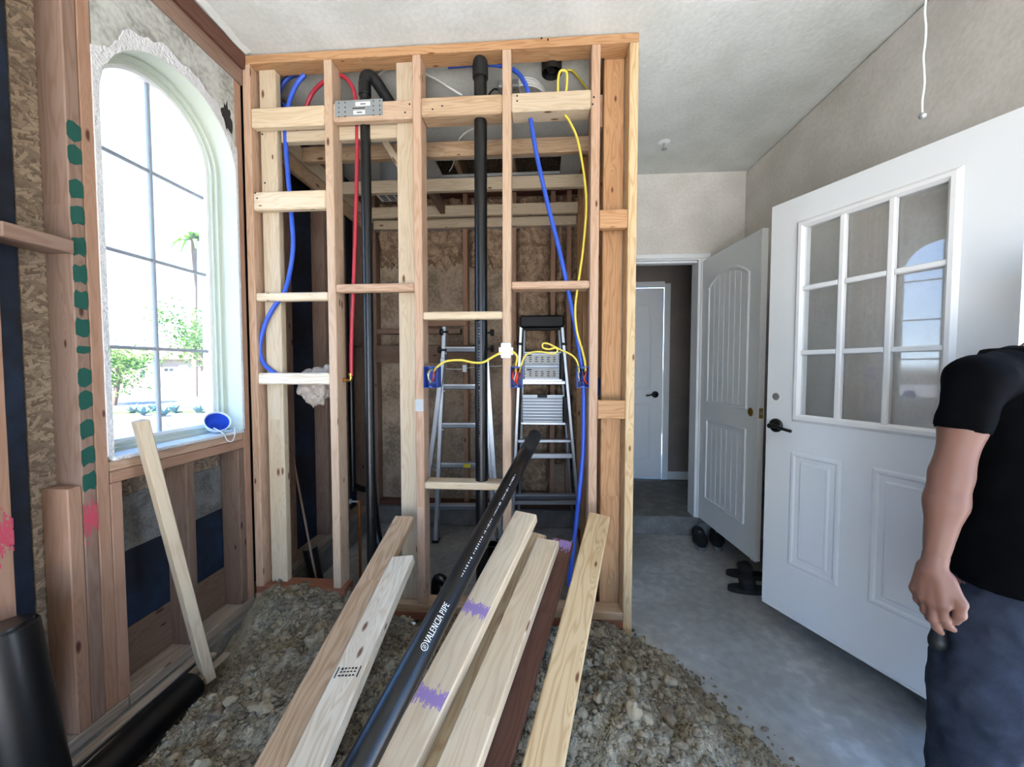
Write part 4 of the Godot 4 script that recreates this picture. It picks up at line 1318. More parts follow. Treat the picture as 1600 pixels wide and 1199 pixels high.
func clod_mesh(sd: int, seg: int, rings: int) -> ArrayMesh:
	var nn := noise(sd, 0.75, 2)
	var mb := MB.new()
	var P := func(i: int, j: int) -> Vector3:
		var a := TAU * (i % seg) / seg
		var b := PI * j / rings
		var d := Vector3(cos(a) * sin(b), cos(b), sin(a) * sin(b))
		return d * (1.0 + 0.75 * nn.get_noise_3dv(d * 1.6 + Vector3(sd, 0, 0)))
	var base := 0
	for j in rings + 1:
		for i in seg:
			var p: Vector3 = P.call(i, j)
			mb.v.append(p); mb.n.append(p.normalized()); mb.uv.append(Vector2.ZERO)
	for j in rings:
		for i in seg:
			var k := j * seg + i
			var k2 := j * seg + (i + 1) % seg
			mb.idx.append_array([k, k + seg, k2, k2, k + seg, k2 + seg])
	# normals from the faces
	var acc := PackedVector3Array()
	acc.resize(mb.v.size())
	for t in range(0, mb.idx.size(), 3):
		var fn := (mb.v[mb.idx[t + 1]] - mb.v[mb.idx[t]]).cross(mb.v[mb.idx[t + 2]] - mb.v[mb.idx[t]])
		for q in 3: acc[mb.idx[t + q]] += fn
	for k in mb.v.size():
		var a := acc[k].normalized()
		mb.n[k] = (a if a.dot(mb.v[k]) >= 0 else -a) if acc[k].length() > 1e-12 else mb.v[k].normalized()
	return mb.mesh()

# ---------------------------------------------------------------- lumber and loose pipe on the heap
func lay(called: String, label: String, f: Vector2, zf: float, n: Vector2, zn: float, roll: float, m: Material, w := 0.089, t := 0.038) -> MeshInstance3D:
	# f, n: pixels on the middle of the upper face at the far end and at the lower edge of the frame
	var p := pz(f.x, f.y, -zf)
	var q := pz(n.x, n.y, -zn)
	var dir := (q - p).normalized()
	var L: float = minf((p.y - 0.05) / maxf(-dir.y, 0.02), 3.6)
	var hint := Vector3.RIGHT.rotated(dir, roll)
	var y := (hint - dir * hint.dot(dir)).normalized()
	var up := dir.cross(y).normalized()
	if up.y < 0: up = -up
	var o := beam(called, p - up * t * 0.5, p + dir * L - up * t * 0.5, w, t, hint, m, self, 0.004)
	return tag(o, label, "lumber", "boards lying over the dirt heap")

func face_patch(parent: MeshInstance3D, called: String, m: Material, x0: float, x1: float, y0: float, y1: float, zz: float, rag := 0.0, sd := 0) -> void:
	# thin mark on a board face, in the board's own axes (x along, y across)
	var mb := MB.new()
	var nn := noise(sd, 1.4, 2)
	var c := Vector3((x0 + x1) * 0.5, (y0 + y1) * 0.5, zz)
	var s := signf(zz)
	var ring := []
	for k in 28:
		var a := TAU * k / 28.0
		var rr := 1.0 + rag * nn.get_noise_1d(k * 1.7)
		ring.append(Vector3(c.x + clampf(cos(a) * 1.35, -1, 1) * (x1 - x0) * 0.5 * rr, clampf(c.y + clampf(sin(a) * 1.35, -1, 1) * (y1 - y0) * 0.5 * rr, -0.044, 0.044), zz))
	for k in 28:
		mb.tri(c, ring[k], ring[(k + 1) % 28], Vector3(0, 0, s))
	part(called, mb, m, parent)

func build_lumber() -> void:
	lay("lumber_board", "outermost tan two-by-four with reddish grain nearest the window", Vector2(632, 806), 1.75, Vector2(424, 1199), 0.84, 0.0, M.tan3)
	var b2 := lay("lumber_board", "whitish two-by-four with a printed grade stamp, beside the black pipe", Vector2(629, 868), 1.47, Vector2(474, 1199), 0.80, 0.12, M.pale2)
	var top := -1.0 if b2.basis.z.y < 0 else 1.0
	# grade stamp: rows of short marks and two bars
	var zt := top * 0.0194
	var bx := b2.mesh.get_aabb().size.x * -0.5
	var s0 := pz(555, 1027, -1.0)
	var loc: float = (b2.transform.affine_inverse() * s0).x
	for yy in [-0.032, 0.032]:
		face_patch(b2, "stamp_bar", M.ink, loc - 0.016, loc + 0.016, yy - 0.002, yy + 0.002, zt)
	var r := RandomNumberGenerator.new()
	r.seed = 12
	for k in 3:
		for j in 5:
			var yc := -0.02 + j * 0.010
			face_patch(b2, "stamp_print", M.ink, loc - 0.013 + k * 0.010, loc - 0.013 + k * 0.010 + r.randf_range(0.004, 0.007), yc - 0.0035, yc + 0.0032, zt, 0.5, k * 7 + j)
	var b3 := lay("lumber_board", "pale two-by-four with two purple paint stripes across it", Vector2(822, 800), 1.50, Vector2(616, 1199), 0.80, 0.10, M.pale)
	top = -1.0 if b3.basis.z.y < 0 else 1.0
	for q in [[735, 955, 1.15, 21], [660, 1095, 0.95, 22]]:
		var lx: float = (b3.transform.affine_inverse() * pz(q[0], q[1], -q[2])).x
		var sm2 := MB.new()
		spray(sm2, Transform3D(Basis(Vector3.RIGHT, Vector3.UP * top, Vector3.BACK * top), Vector3(lx, 0, top * 0.0193)), 0.013, 0.03, 0.038, 420, q[3])
		part("purple_stripe", sm2, M.purple, b3)
	lay("lumber_board", "pale board half hidden between the purple-striped one and its neighbour", Vector2(838, 832), 1.62, Vector2(672, 1199), 0.86, 0.0, M.pale3)
	lay("lumber_board", "wide pinkish pale two-by-four with knots lying against the dark board", Vector2(856, 842), 1.52, Vector2(713, 1199), 0.79, 0.06, M.pale)
	var b6 := lay("lumber_board", "dark reddish-brown board tucked under its pale neighbour", Vector2(880, 842), 1.62, Vector2(766, 1199), 0.88, 0.0, M.dark)
	top = -1.0 if b6.basis.z.y < 0 else 1.0
	var sm6 := MB.new()
	spray(sm6, Transform3D(Basis(Vector3.RIGHT, Vector3.UP * top, Vector3.BACK * top), Vector3(b6.mesh.get_aabb().position.x + 0.035, 0, top * 0.0193)), 0.02, 0.03, 0.038, 420, 29)
	part("purple_end", sm6, M.purple, b6)
	lay("lumber_board", "yellowish knotty two-by-four lying alone over the right side of the heap", Vector2(937, 803), 1.68, Vector2(848, 1199), 0.83, -0.04, M.pale3)
	# loose black pipe with white print
	var pp := root("drain_pipe")
	tag(pp, "long loose black plastic pipe with white print lying across the lumber", "pipe")
	var p := pz(836, 681, -1.80); var q := pz(561, 1199, -0.665)
	var dir := (q - p).normalized()
	var L: float = (p.y - 0.06) / -dir.y
	var e := p + dir * L
	pp.position = e
	var mb := MB.new()
	tube(mb, [p - e, Vector3.ZERO], 0.030, 28, false)
	tube(mb, [Vector3.ZERO, p - e], 0.026, 28, false)
	part("pipe_wall", mb, M.abs, pp)
	mb = MB.new()
	tube(mb, [p - e + dir * -0.0005, p - e + dir * 0.16], 0.0303, 28, false)
	part("dusty_end", mb, M.abs_dusty, pp)
	mb = MB.new()
	var rim := Transform3D(Basis(Quaternion(Vector3.UP, -dir)), p - e)
	lathe(mb, [Vector2(0.0255, 0.0), Vector2(0.0302, 0.0)], 28, rim)
	part("rim", mb, M.abs_dusty, pp)
	# lettering runs along the pipe on its left upper side as the camera sees it
	var toc := (EYE - (p + q) * 0.5)
	toc = (toc - dir * toc.dot(dir)).normalized()
	var side := dir.cross(toc).normalized()
	if side.x > 0: side = -side
	var nrm := (toc * cos(0.10) + side * sin(-0.10)).normalized()
	var along := -dir
	var upv := nrm.cross(along).normalized()
	var tb := Basis(along, upv, nrm)
	var tm := TextMesh.new()
	var font := SystemFont.new()
	font.font_names = PackedStringArray(["Droid Sans"])
	tm.font = font
	tm.font_size = 32
	tm.pixel_size = 0.00062
	tm.depth = 0.0012
	tm.text = "VALENCIA PIPE"
	var ti := MeshInstance3D.new()
	ti.name = "printed_lettering"
	ti.mesh = tm
	ti.material_override = M.label
	pp.add_child(ti, true)
	var tp := func(px: float, py: float) -> Vector3:
		# the point of the pipe's axis nearest to that pixel's ray
		var rd := ray(px, py).normalized()
		var w0 := p - EYE
		var bb := dir.dot(rd)
		var s: float = (bb * rd.dot(w0) - dir.dot(w0)) / (1.0 - bb * bb)
		return p + dir * s
	var t0: Vector3 = tp.call(668, 975)
	var tw: float = tm.get_aabb().size.x
	var span: float = ((tp.call(650, 1003) as Vector3) - (tp.call(687, 946) as Vector3)).length()
	ti.transform = Transform3D(Basis(along * (span / tw), upv, nrm), t0 - e + nrm * 0.0298)
	# maker's ring before the name
	mb = MB.new()
	var rc: Vector3 = tp.call(645, 1012)
	for k in 20:
		var a0 := TAU * k / 20.0; var a1 := TAU * (k + 1) / 20.0
		var c0 := along * cos(a0) + upv * sin(a0); var c1 := along * cos(a1) + upv * sin(a1)
		mb.quad(rc - e + nrm * 0.0304 + c0 * 0.0075, rc - e + nrm * 0.0304 + c1 * 0.0075, rc - e + nrm * 0.0304 + c1 * 0.009, rc - e + nrm * 0.0304 + c0 * 0.009, nrm)
	for k in [[-0.004, 0.004, -0.0008], [-0.004, 0.004, 0.003], [-0.004, 0.002, -0.004]]:
		mb.quad(rc - e + nrm * 0.0304 + along * k[0] + upv * (k[2]), rc - e + nrm * 0.0304 + along * k[1] + upv * k[2], rc - e + nrm * 0.0304 + along * k[1] + upv * (k[2] + 0.0014), rc - e + nrm * 0.0304 + along * k[0] + upv * (k[2] + 0.0014), nrm)
	part("printed_emblem", mb, M.label, pp)
	# the small unreadable print further on: short strokes
	mb = MB.new()
	var sa: Vector3 = tp.call(706, 905); var sb: Vector3 = tp.call(800, 745)
	var n2 := 54
	for k in n2:
		if k % 9 == 8 or (k > 16 and k < 18): continue
		var c: Vector3 = sa.lerp(sb, (k + r.randf() * 0.3) / n2) - e + nrm * 0.0305
		var hl := r.randf_range(0.0012, 0.0026); var hh := r.randf_range(0.001, 0.003)
		mb.quad(c - along * hl - upv * hh, c + along * hl - upv * hh, c + along * hl + upv * hh, c - along * hl + upv * hh, nrm)
	part("printed_strokes", mb, M.label, pp)
	# stick leaning on the window sill
	var stk := beam("leaning_stick", pyf(326, 1062, 0.10), pxw(219, 657, XL + 0.05), 0.044, 0.036, Vector3(1, 0, 0.4), M.grey_tan, self)
	tag(stk, "weathered square wooden stick leaning on the window sill", "stick")
	# grey boards lying along the curb
	for k in 3:
		var x := -1.352 + k * 0.030
		var o := beam("curb_board", Vector3(x, 0.172 - k * 0.02, -1.43 - 0.03 * k), Vector3(x + 0.01, 0.170 - k * 0.02, -0.62 + 0.05 * k), 0.028, 0.014, Vector3(1, 0, 0), M.weathered, self)
		tag(o, "thin weathered grey board lying along the foot of the window wall", "board", "grey boards along the curb")

# ---------------------------------------------------------------- pipes
func pipe(called: String, label: String, pts: Array, rad: float, m: Material, category := "pipe", group := "") -> Node3D:
	var o := root(called, pts[0])
	tag(o, label, category, group)
	var loc := []
	for p in pts: loc.append(p - pts[0])
	var mb := MB.new()
	tube(mb, loc, rad, 20)
	part("pipe_run", mb, m, o)
	return o
func collar(parent: Node3D, at: Vector3, axis: Vector3, r: float, h: float, m: Material, called := "coupling") -> void:
	var mb := MB.new()
	lathe(mb, [Vector2(0.0, -h), Vector2(r * 0.97, -h), Vector2(r, -h + 0.003), Vector2(r, h - 0.003), Vector2(r * 0.97, h), Vector2(0.0, h)], 22, Transform3D(Basis(Quaternion(Vector3.UP, axis.normalized())), at - parent.position))
	part(called, mb, m, parent)
func cable(called: String, label: String, px: Array, z: float, r: float, m: Material, category := "cable") -> MeshInstance3D:
	var pts := []
	for q in px: pts.append(pz(q[0], q[1], q[2] if q.size() > 2 else z))
	var mb := MB.new()
	tube(mb, smooth(pts, 0.012), r, 10)
	return solo(called, mb, m, label, category)

func up_cable(called: String, label: String, px: Array, y: float, r: float, m: Material, category := "cable") -> MeshInstance3D:
	# lies close under the ceiling: each pixel is taken at that height (or at its own third value)
	var pts := []
	for q in px: pts.append(pyf(q[0], q[1], q[2] if q.size() > 2 else y))
	var mb := MB.new()
	tube(mb, smooth(pts, 0.012), r, 10)
	return solo(called, mb, m, label, category)

func build_plumbing() -> void:
	var zc := ZP - 0.052
	# vent stack between the left studs
	var a := pz(570, 140, zc); var b := pz(572, 885, zc)
	b.x = a.x
	var v1 := pipe("vent_pipe", "thin black vent pipe with an elbow, behind the strap plate", [Vector3(a.x, 0.05, zc), Vector3(a.x, a.y, zc)], 0.0235, M.abs)
	collar(v1, Vector3(a.x, a.y, zc), Vector3.UP, 0.029, 0.03, M.abs, "hub")
	var el := MB.new()
	var e0 := Vector3(a.x, a.y + 0.01, zc) - v1.position
	tube(el, smooth([e0, e0 + Vector3(0.004, 0.05, -0.005), e0 + Vector3(0.03, 0.06, -0.03), e0 + Vector3(0.075, 0.0, -0.07), e0 + Vector3(0.14, -0.10, -0.12)], 0.012), 0.027, 16)
	part("elbow", el, M.abs_dusty, v1)
	# main stack between the middle studs
	a = pz(750.5, 112, zc)
	var v2 := pipe("soil_stack", "thick black plastic stack with a capped top between the middle studs", [Vector3(a.x, 0.02, zc), Vector3(a.x, a.y, zc)], 0.030, M.abs)
	collar(v2, Vector3(a.x, a.y, zc), Vector3.UP, 0.036, 0.032, M.abs_dusty, "hub")
	var cp := MB.new()
	lathe(cp, [Vector2(0.034, 0.0), Vector2(0.034, 0.012), Vector2(0.025, 0.03), Vector2(0.0, 0.034)], 20, Transform3D(Basis(), Vector3(a.x, a.y + 0.03, zc) - v2.position))
	part("cap", cp, M.abs_dusty, v2)
	# print on the stack
	var st := MB.new()
	var r := RandomNumberGenerator.new()
	r.seed = 31
	for k in 46:
		if k % 8 == 7: continue
		var y := lerpf(pz(749, 505, zc).y, pz(747, 705, zc).y, k / 46.0)
		var c := Vector3(a.x - 0.006, y, zc + 0.0298) - v2.position
		var hw := r.randf_range(0.0015, 0.004); var hh := r.randf_range(0.002, 0.004)
		if k > 24: hw *= 0.5
		st.quad(c + Vector3(-hw, -hh, 0.0003), c + Vector3(hw, -hh, 0.0003), c + Vector3(hw, hh, 0.0003), c + Vector3(-hw, hh, 0.0003), Vector3(0, 0, 1))
	part("printed_strokes", st, M.print_grey, v2)
	# open fitting beside the stack
	var fa := pz(770, 850, -2.02)
	var f := root("floor_fitting", Vector3(fa.x, 0.0, -2.02))
	tag(f, "black open-topped pipe fitting rising from the floor beside the stack", "pipe fitting")
	var mb := MB.new()
	lathe(mb, [Vector2(0.03, 0.0), Vector2(0.03, fa.y - 0.12), Vector2(0.041, fa.y - 0.10), Vector2(0.041, fa.y), Vector2(0.034, fa.y), Vector2(0.034, fa.y - 0.07), Vector2(0.0, fa.y - 0.07)], 24)
	part("hub", mb, M.abs, f)
	var sa := pz(484, 856, -2.12)
	var s := root("pipe_stub", Vector3(sa.x + 0.03, 0.02, -2.12))
	tag(s, "short black pipe stub with a taped top, left of the first open stud", "pipe stub")
	mb = MB.new()
	tube(mb, [Vector3(0.02, -0.02, 0), Vector3(-0.03, sa.y - 0.02, 0)], 0.040, 24, false)
	part("pipe_run", mb, M.abs, s)
	mb = MB.new()
	lathe(mb, [Vector2(0.0, 0.001), Vector2(0.040, 0.0)], 24, Transform3D(Basis(Quaternion(Vector3.UP, Vector3(-0.1, 1, 0).normalized())), Vector3(-0.03, sa.y - 0.02, 0)))
	part("taped_end", mb, M.curb, s)
	# inner drain with a trap
	var ia := pz(550, 640, -2.72)
	var d := pipe("trap_pipe", "black pipe with a bend standing against the far studs", smooth([Vector3(ia.x, 1.9, -2.72), Vector3(ia.x, 0.55, -2.72), Vector3(ia.x + 0.02, 0.46, -2.72), Vector3(ia.x + 0.10, 0.44, -2.70), Vector3(ia.x + 0.16, 0.44, -2.68)], 0.04), 0.022, M.abs)
	var ja := pz(582, 700, -2.5)
	var d2 := pipe("trap_pipe", "black pipe curving down to the floor behind the thin vent", smooth([Vector3(ja.x - 0.02, 0.78, -2.5), Vector3(ja.x, 0.4, -2.5), Vector3(ja.x + 0.05, 0.15, -2.47), Vector3(ja.x + 0.16, 0.05, -2.40)], 0.04), 0.030, M.abs)
	var va := pz(556, 784, -2.1)
	var vv := root("shutoff_valve", va)
	tag(vv, "small chrome stop valve beside the thin vent pipe", "valve")
	mb = MB.new()
	tube(mb, [Vector3(-0.03, 0, 0), Vector3(0.02, 0, 0)], 0.005, 10)
	part("stem", mb, M.galv, vv)
	mb = MB.new()
	lathe(mb, [Vector2(0.0, -0.004), Vector2(0.014, -0.003), Vector2(0.014, 0.003), Vector2(0.0, 0.004)], 14, Transform3D(Basis(Vector3.BACK, PI / 2), Vector3(-0.03, 0, 0)))
	part("knob", mb, M.galv, vv)
	mb = MB.new()
	tube(mb, [Vector3(0.02, 0.012, 0), Vector3(0.02, -va.y + 0.001, 0)], 0.008, 10)
	part("riser", mb, M.copper, vv)
	var ba := pz(681, 905, -1.98)
	pipe("drain_elbow", "black drain elbow poking from the dirt beside the second stud", smooth([Vector3(ba.x, 0.0, -1.98), Vector3(ba.x, ba.y - 0.03, -1.98), Vector3(ba.x + 0.02, ba.y + 0.005, -1.98), Vector3(ba.x + 0.06, ba.y - 0.03, -1.98)], 0.015), 0.026, M.abs)
	# loose pipe with coupling at the far left, leaning on the wall
	var k0 := pz(-2, 980, -0.85); var k1 := pz(45, 1199, -0.85)
	var dr := (k0 - k1).normalized()
	var base := k1 - dr * ((k1.y - 0.10) / dr.y)
	var lp := root("leaning_drain_pipe", base)
	tag(lp, "fat black drain pipe with a coupling leaning on the stripped wall", "pipe")
	mb = MB.new()
	tube(mb, [dr * 0.1, dr * ((XL + 0.066 - base.x) / dr.x)], 0.057, 28)
	part("pipe_run", mb, M.abs, lp)
	var cy: float = (pz(0, 985, -0.85).y - base.y) / dr.y
	mb = MB.new()
	lathe(mb, [Vector2(0.057, 0.0), Vector2(0.066, 0.0), Vector2(0.066, cy - 0.004), Vector2(0.063, cy), Vector2(0.057, cy)], 30, Transform3D(Basis(Quaternion(Vector3.UP, dr)), Vector3.ZERO))
	part("coupling", mb, M.abs, lp)
	# pipe lying in the trench by the wall
	var t0 := pyf(303, 1068, 0.13)
	mb = MB.new()
	tube(mb, [Vector3(t0.x - 0.015, 0.115, t0.z), Vector3(t0.x - 0.015 + 0.03, 0.10, -0.55)], 0.055, 26)
	solo("trench_pipe", mb, M.abs, "fat black pipe lying in the trench along the window wall", "pipe")
	# water tubes
	var z := ZP - 0.058
	cable("water_tube", "bright blue water tube looping down the left stud bay", [[476, 117, z], [463, 133, z], [452, 160, z], [446, 205, z], [449, 260, z], [455, 330, z], [458, 385, z], [452, 430, z], [443, 460, ZP - 0.026], [428, 480, ZP - 0.026], [413, 510, ZP - 0.026], [406, 545, ZP - 0.026], [412, 568, ZP - 0.026], [430, 584, ZP - 0.026], [442, 592, ZP - 0.04]], z, 0.0105, M.pex_blue, "tube")
	cable("water_tube", "dark blue tube bent behind the top left block", [[477, 116, -1.93], [462, 117, -1.93], [446, 126, -1.93], [437, 143, -1.93], [437, 160, -1.93], [446, 166, -1.93], [452, 175, -1.93]], z, 0.0105, M.pex_blue, "tube")
	cable("water_tube", "red water tube arching over and down beside the thin vent pipe", [[478, 168, -1.95], [490, 143, -1.93], [512, 124, -1.90], [532, 118, -1.88], [547, 130, z], [555, 152, z], [558, 200, z], [557, 300, z], [554, 400, z], [551, 480, z], [549, 540, z], [549, 588, z]], z, 0.0095, M.pex_red, "tube")
	var bz := pz(548, 591, z)
	var be := root("brass_elbow", bz)
	tag(be, "small brass elbow at the foot of the red water tube", "fitting")
	mb = MB.new()
	tube(mb, smooth([Vector3(0, 0.02, 0), Vector3(0, -0.004, 0), Vector3(-0.006, -0.010, 0), Vector3(-0.03, -0.010, 0)], 0.005), 0.008, 12)
	part("elbow", mb, M.brass, be)
	collar(be, bz + Vector3(0, 0.018, 0), Vector3.UP, 0.0115, 0.006, M.brass, "ring")
	collar(be, bz + Vector3(-0.034, -0.010, 0), Vector3.RIGHT, 0.010, 0.005, M.copper, "ring")
	cable("water_tube", "long blue water tube slanting through the right stud bay to the bottom plate", [[700, 104, -1.905], [740, 101, -1.905], [780, 102, -1.905], [806, 112, -1.90], [820, 130, z], [826, 150, z], [828, 178, z], [838, 240, z], [856, 320, z], [876, 400, z], [893, 480, z], [904, 540, z], [911, 590, z], [912, 650, z], [910, 720, z], [901, 810, z], [891, 897, z], [889, 915, z]], z, 0.0105, M.pex_blue, "tube")

# ---------------------------------------------------------------- wires and boxes
func ebox(px0: float, px1: float, label: String, colours: Array) -> void:
	var p := pz(px0, 606, ZP); var q := pz(px1, 573, ZP)
	var z0 := ZP - 0.062; var z1 := ZP + 0.008
	var o := root("outlet_box", Vector3((p.x + q.x) * 0.5, p.y, ZP))
	tag(o, label, "electrical box", "blue outlet boxes on the studs")
	var t := 0.003
	bar("back_panel", Vector3(p.x, p.y, z0), Vector3(q.x, q.y, z0 + t), M.blue_box, o, 0.0006)
	bar("side_panel", Vector3(p.x, p.y, z0 + t), Vector3(p.x + t, q.y, z1), M.blue_box, o, 0.0006)
	bar("side_panel", Vector3(q.x - t, p.y, z0 + t), Vector3(q.x, q.y, z1), M.blue_box, o, 0.0006)
	bar("bottom_panel", Vector3(p.x + t, p.y, z0 + t), Vector3(q.x - t, p.y + t, z1), M.blue_box, o, 0.0006)
	bar("top_panel", Vector3(p.x + t, q.y - t, z0 + t), Vector3(q.x - t, q.y, z1), M.blue_box, o, 0.0006)
	var cx := (p.x + q.x) * 0.5
	for k in 2:
		bar("screw_tab", Vector3(cx - 0.008, (p.y + t if k == 0 else q.y - t - 0.006), z1 - 0.012), Vector3(cx + 0.008, (p.y + t + 0.006 if k == 0 else q.y - t), z1 - 0.001), M.blue_box, o, 0.0006)
	var r := RandomNumberGenerator.new()
	r.seed = int(px0)
	for k in colours.size():
		var x := cx - 0.014 + 0.028 * k / maxf(1.0, colours.size() - 1)
		var y0 := q.y - 0.012
		var pts := [Vector3(x, y0, z0 + 0.02), Vector3(x + r.randf_range(-0.008, 0.008), y0 - 0.02, ZP - 0.012), Vector3(x + r.randf_range(-0.01, 0.01), y0 - 0.045, ZP - 0.006), Vector3(x + r.randf_range(-0.012, 0.012), y0 - r.randf_range(0.055, 0.072), ZP - 0.02)]
		for i in 4: pts[i] -= o.position
		var mb := MB.new()
		tube(mb, smooth(pts, 0.006), 0.0022 if colours[k] != "orange_wire" else 0.0035, 7)
		part("wire", mb, M[colours[k]], o)

func build_electrics() -> void:
	ebox(662.5, 684, "blue outlet box with pale and copper wires, on the stud by the small nail plate", ["yellow", "label", "orange_wire", "copper"])
	ebox(798, 816, "blue outlet box stuffed with orange wires, below the white cable plate", ["orange_wire", "white_cable", "orange_wire", "orange_wire", "copper"])
	ebox(901, 920.5, "blue outlet box with black and white wires beside the blue water tube", ["white_cable", "black", "copper", "black", "orange_wire"])
	var w := pz(783, 560, ZP); var v := pz(798.5, 536, ZP)
	var cp := root("cable_plate", Vector3((w.x + v.x) * 0.5, w.y, ZP))
	tag(cp, "white plastic cable plate fixed on the stud above an outlet box", "cable plate")
	bar("plate", Vector3(w.x, w.y, ZP + 0.001), Vector3(v.x, v.y, ZP + 0.014), M.plastic_white, cp, 0.005)
	for x in [w.x - 0.004, v.x + 0.004]:
		bar("ear", Vector3(x - 0.006, w.y + 0.015, ZP + 0.002), Vector3(x + 0.006, v.y - 0.02, ZP + 0.010), M.plastic_white, cp, 0.003)
	var z := ZP + 0.006
	cable("yellow_cable", "yellow cable sagging between the left outlet box and the white plate", [[678, 580, ZP - 0.02], [684, 573, z], [697, 565, z], [720, 563, z], [740, 567, z], [756, 566, z], [770, 558, z], [783, 551, z]], z, 0.0055, M.yellow)
	cable("yellow_cable", "short yellow cable bending from the white plate into a box", [[797, 550, z], [803, 551, z], [808, 558, z], [806, 572, ZP - 0.01], [806, 582, ZP - 0.02]], z, 0.0055, M.yellow)
	cable("yellow_cable", "looped yellow cable in front of the stepladder between two boxes", [[812, 582, ZP - 0.02], [814, 572, z], [821, 556, z], [835, 550, z], [852, 551, z], [864, 553, z], [871, 549, z], [868, 544, z], [857, 546, z], [848, 543, z], [849, 537, z], [858, 538, z], [876, 547, z], [893, 555, z], [902, 566, z], [905, 582, ZP - 0.02]], z, 0.0042, M.yellow)
	var zc := ZP - 0.04
	cable("yellow_cable", "yellow cable hanging beside the last stud and down into a box", [[872, 146, zc], [872, 125, zc], [875, 112, zc], [880, 110, zc], [885, 113, zc], [886, 125, zc], [884, 150, zc], [882, 176, zc], [890, 190, zc], [901, 214, zc], [909, 250, zc], [915, 295, zc], [916, 330, zc], [911, 390, zc], [904, 440, zc], [899, 480, zc], [901, 515, zc], [909, 545, zc], [914, 566, ZP - 0.02], [915, 582, ZP - 0.03]], zc, 0.0055, M.yellow)
	up_cable("yellow_cable", "short yellow cable end by the ceiling next to the dark can", [[884, 110], [893, 110], [900, 117], [908, 127], [917, 139]], CEIL - 0.012, 0.0055, M.yellow)
	up_cable("white_cable", "white cable arching under the ceiling over the left bays", [[577, 129, 2.755], [588, 120], [602, 110], [614, 107], [640, 109], [664, 116], [682, 124], [700, 136], [722, 149, 2.75]], CEIL - 0.016, 0.006, M.white_cable)
	cable("white_cable", "thin white cable hanging to the dark hatch behind the stack", [[742, 200, -2.3], [728, 207, -2.3], [717, 219, -2.3], [712, 235, -2.4], [708, 256, -2.55], [702, 268, -2.6]], -2.3, 0.004, M.white_cable)
	cable("white_cable", "thin pale cable along the back wall behind the first ladder", [[686, 576, -3.17], [705, 577, -3.17], [722, 577, -3.17], [740, 574, -3.17], [784, 572, -3.17]], -3.17, 0.004, M.white_cable)
	cable("white_cable", "folded white cable hanging inside the end of the partition", [[943, 480, -1.98], [943, 505, -1.98], [942, 540, -1.98], [939, 570, -1.98], [941, 581, -1.98], [944, 575, -1.98], [944, 545, -1.98], [946, 500, -1.98], [944, 400, -1.98]], -1.98, 0.005, M.label)
	var wb := pz(726, 576, -3.16)
	var bx := bar("wall_clip_box", wb + Vector3(-0.017, -0.03, -0.015), wb + Vector3(0.017, 0.03, 0.012), M.plastic_white, self, 0.004)
	tag(bx, "small white clip box on the far stud behind the first ladder", "clip box")
	# ceiling junction box with coiled cable
	var ja := pyf(780, 118, CEIL); var jd := pyf(810, 150, CEIL)
	var jc := Vector3((ja.x + jd.x) * 0.5, CEIL, (ja.z + jd.z) * 0.5)
	var jb := root("junction_box", jc)
	tag(jb, "grey metal junction box under the ceiling behind the third stud", "junction box")
	bar("body", jc + Vector3(-0.055, -0.036, -0.055), jc + Vector3(0.055, -0.001, 0.055), M.galv, jb, 0.005)
	bar("cover", jc + Vector3(-0.05, -0.040, -0.05), jc + Vector3(0.05, -0.0365, 0.05), M.galv, jb, 0.001)
	for s in [-1, 1]:
		var mb := MB.new()
		lathe(mb, [Vector2(0.005, -0.040), Vector2(0.004, -0.042), Vector2(0, -0.043)], 8, Transform3D(Basis(), Vector3(s * 0.03, 0, s * 0.03)))
		part("screw", mb, M.alu_dark, jb)
	var mb2 := MB.new()
	tube(mb2, smooth([jc + Vector3(-0.05, -0.02, 0), jc + Vector3(-0.08, -0.012, 0), jc + Vector3(-0.11, -0.05, 0), jc + Vector3(-0.12, -0.14, 0)], 0.01), 0.004, 7)
	solo("black_cable", mb2, M.black, "thin black cable dropping from the grey junction box", "cable")
	var coil := []
	for k in 4:
		for q in [[811, 124 + k * 3.5], [824, 121 + k * 4.0], [838, 126 + k * 3.4], [849, 137 + k * 2.4], [853, 150 + k], [840, 156], [818, 150]]:
			coil.append([q[0], q[1], CEIL - 0.012 - k * 0.006])
	up_cable("white_cable", "white cable coiled in loops beside the grey junction box", coil, CEIL - 0.02, 0.005, M.white_cable)
	# dark recessed can
	var cc := pyf(862, 108, CEIL - 0.05)
	var can := root("recessed_can", Vector3(cc.x, CEIL, cc.z))
	tag(can, "black recessed can hanging in the ceiling near the end post", "ceiling can")
	mb2 = MB.new()
	lathe(mb2, [Vector2(0.0, -0.03), Vector2(0.040, -0.03), Vector2(0.043, -0.07), Vector2(0.048, -0.07), Vector2(0.048, 0.0)], 22)
	part("can", mb2, M.black, can)
	mb2 = MB.new()
	lathe(mb2, [Vector2(0.0, -0.035), Vector2(0.02, -0.035), Vector2(0.02, -0.06), Vector2(0.0, -0.062)], 14)
	part("socket", mb2, M.abs_dusty, can)
	# far right: blue scrap box seen between studs
	var sb := pz(940, 605, -2.2)
	var s2 := bar("wiring_box", sb + Vector3(-0.02, -0.05, -0.06), sb + Vector3(0.02, 0.05, 0.0), M.blue_box, self)
	tag(s2, "dark blue box seen edge-on between the last stud and the end post", "electrical box")

# ---------------------------------------------------------------- ladders
func rail(parent: Node3D, called: String, a: Vector2, b: Vector2, z: float, w: float, t: float, m: Material, zb := 0.0) -> void:
	beam(called, pz(a.x, a.y, z), pz(b.x, b.y, zb if zb != 0.0 else z), w, t, Vector3.RIGHT, m, parent, 0.003)

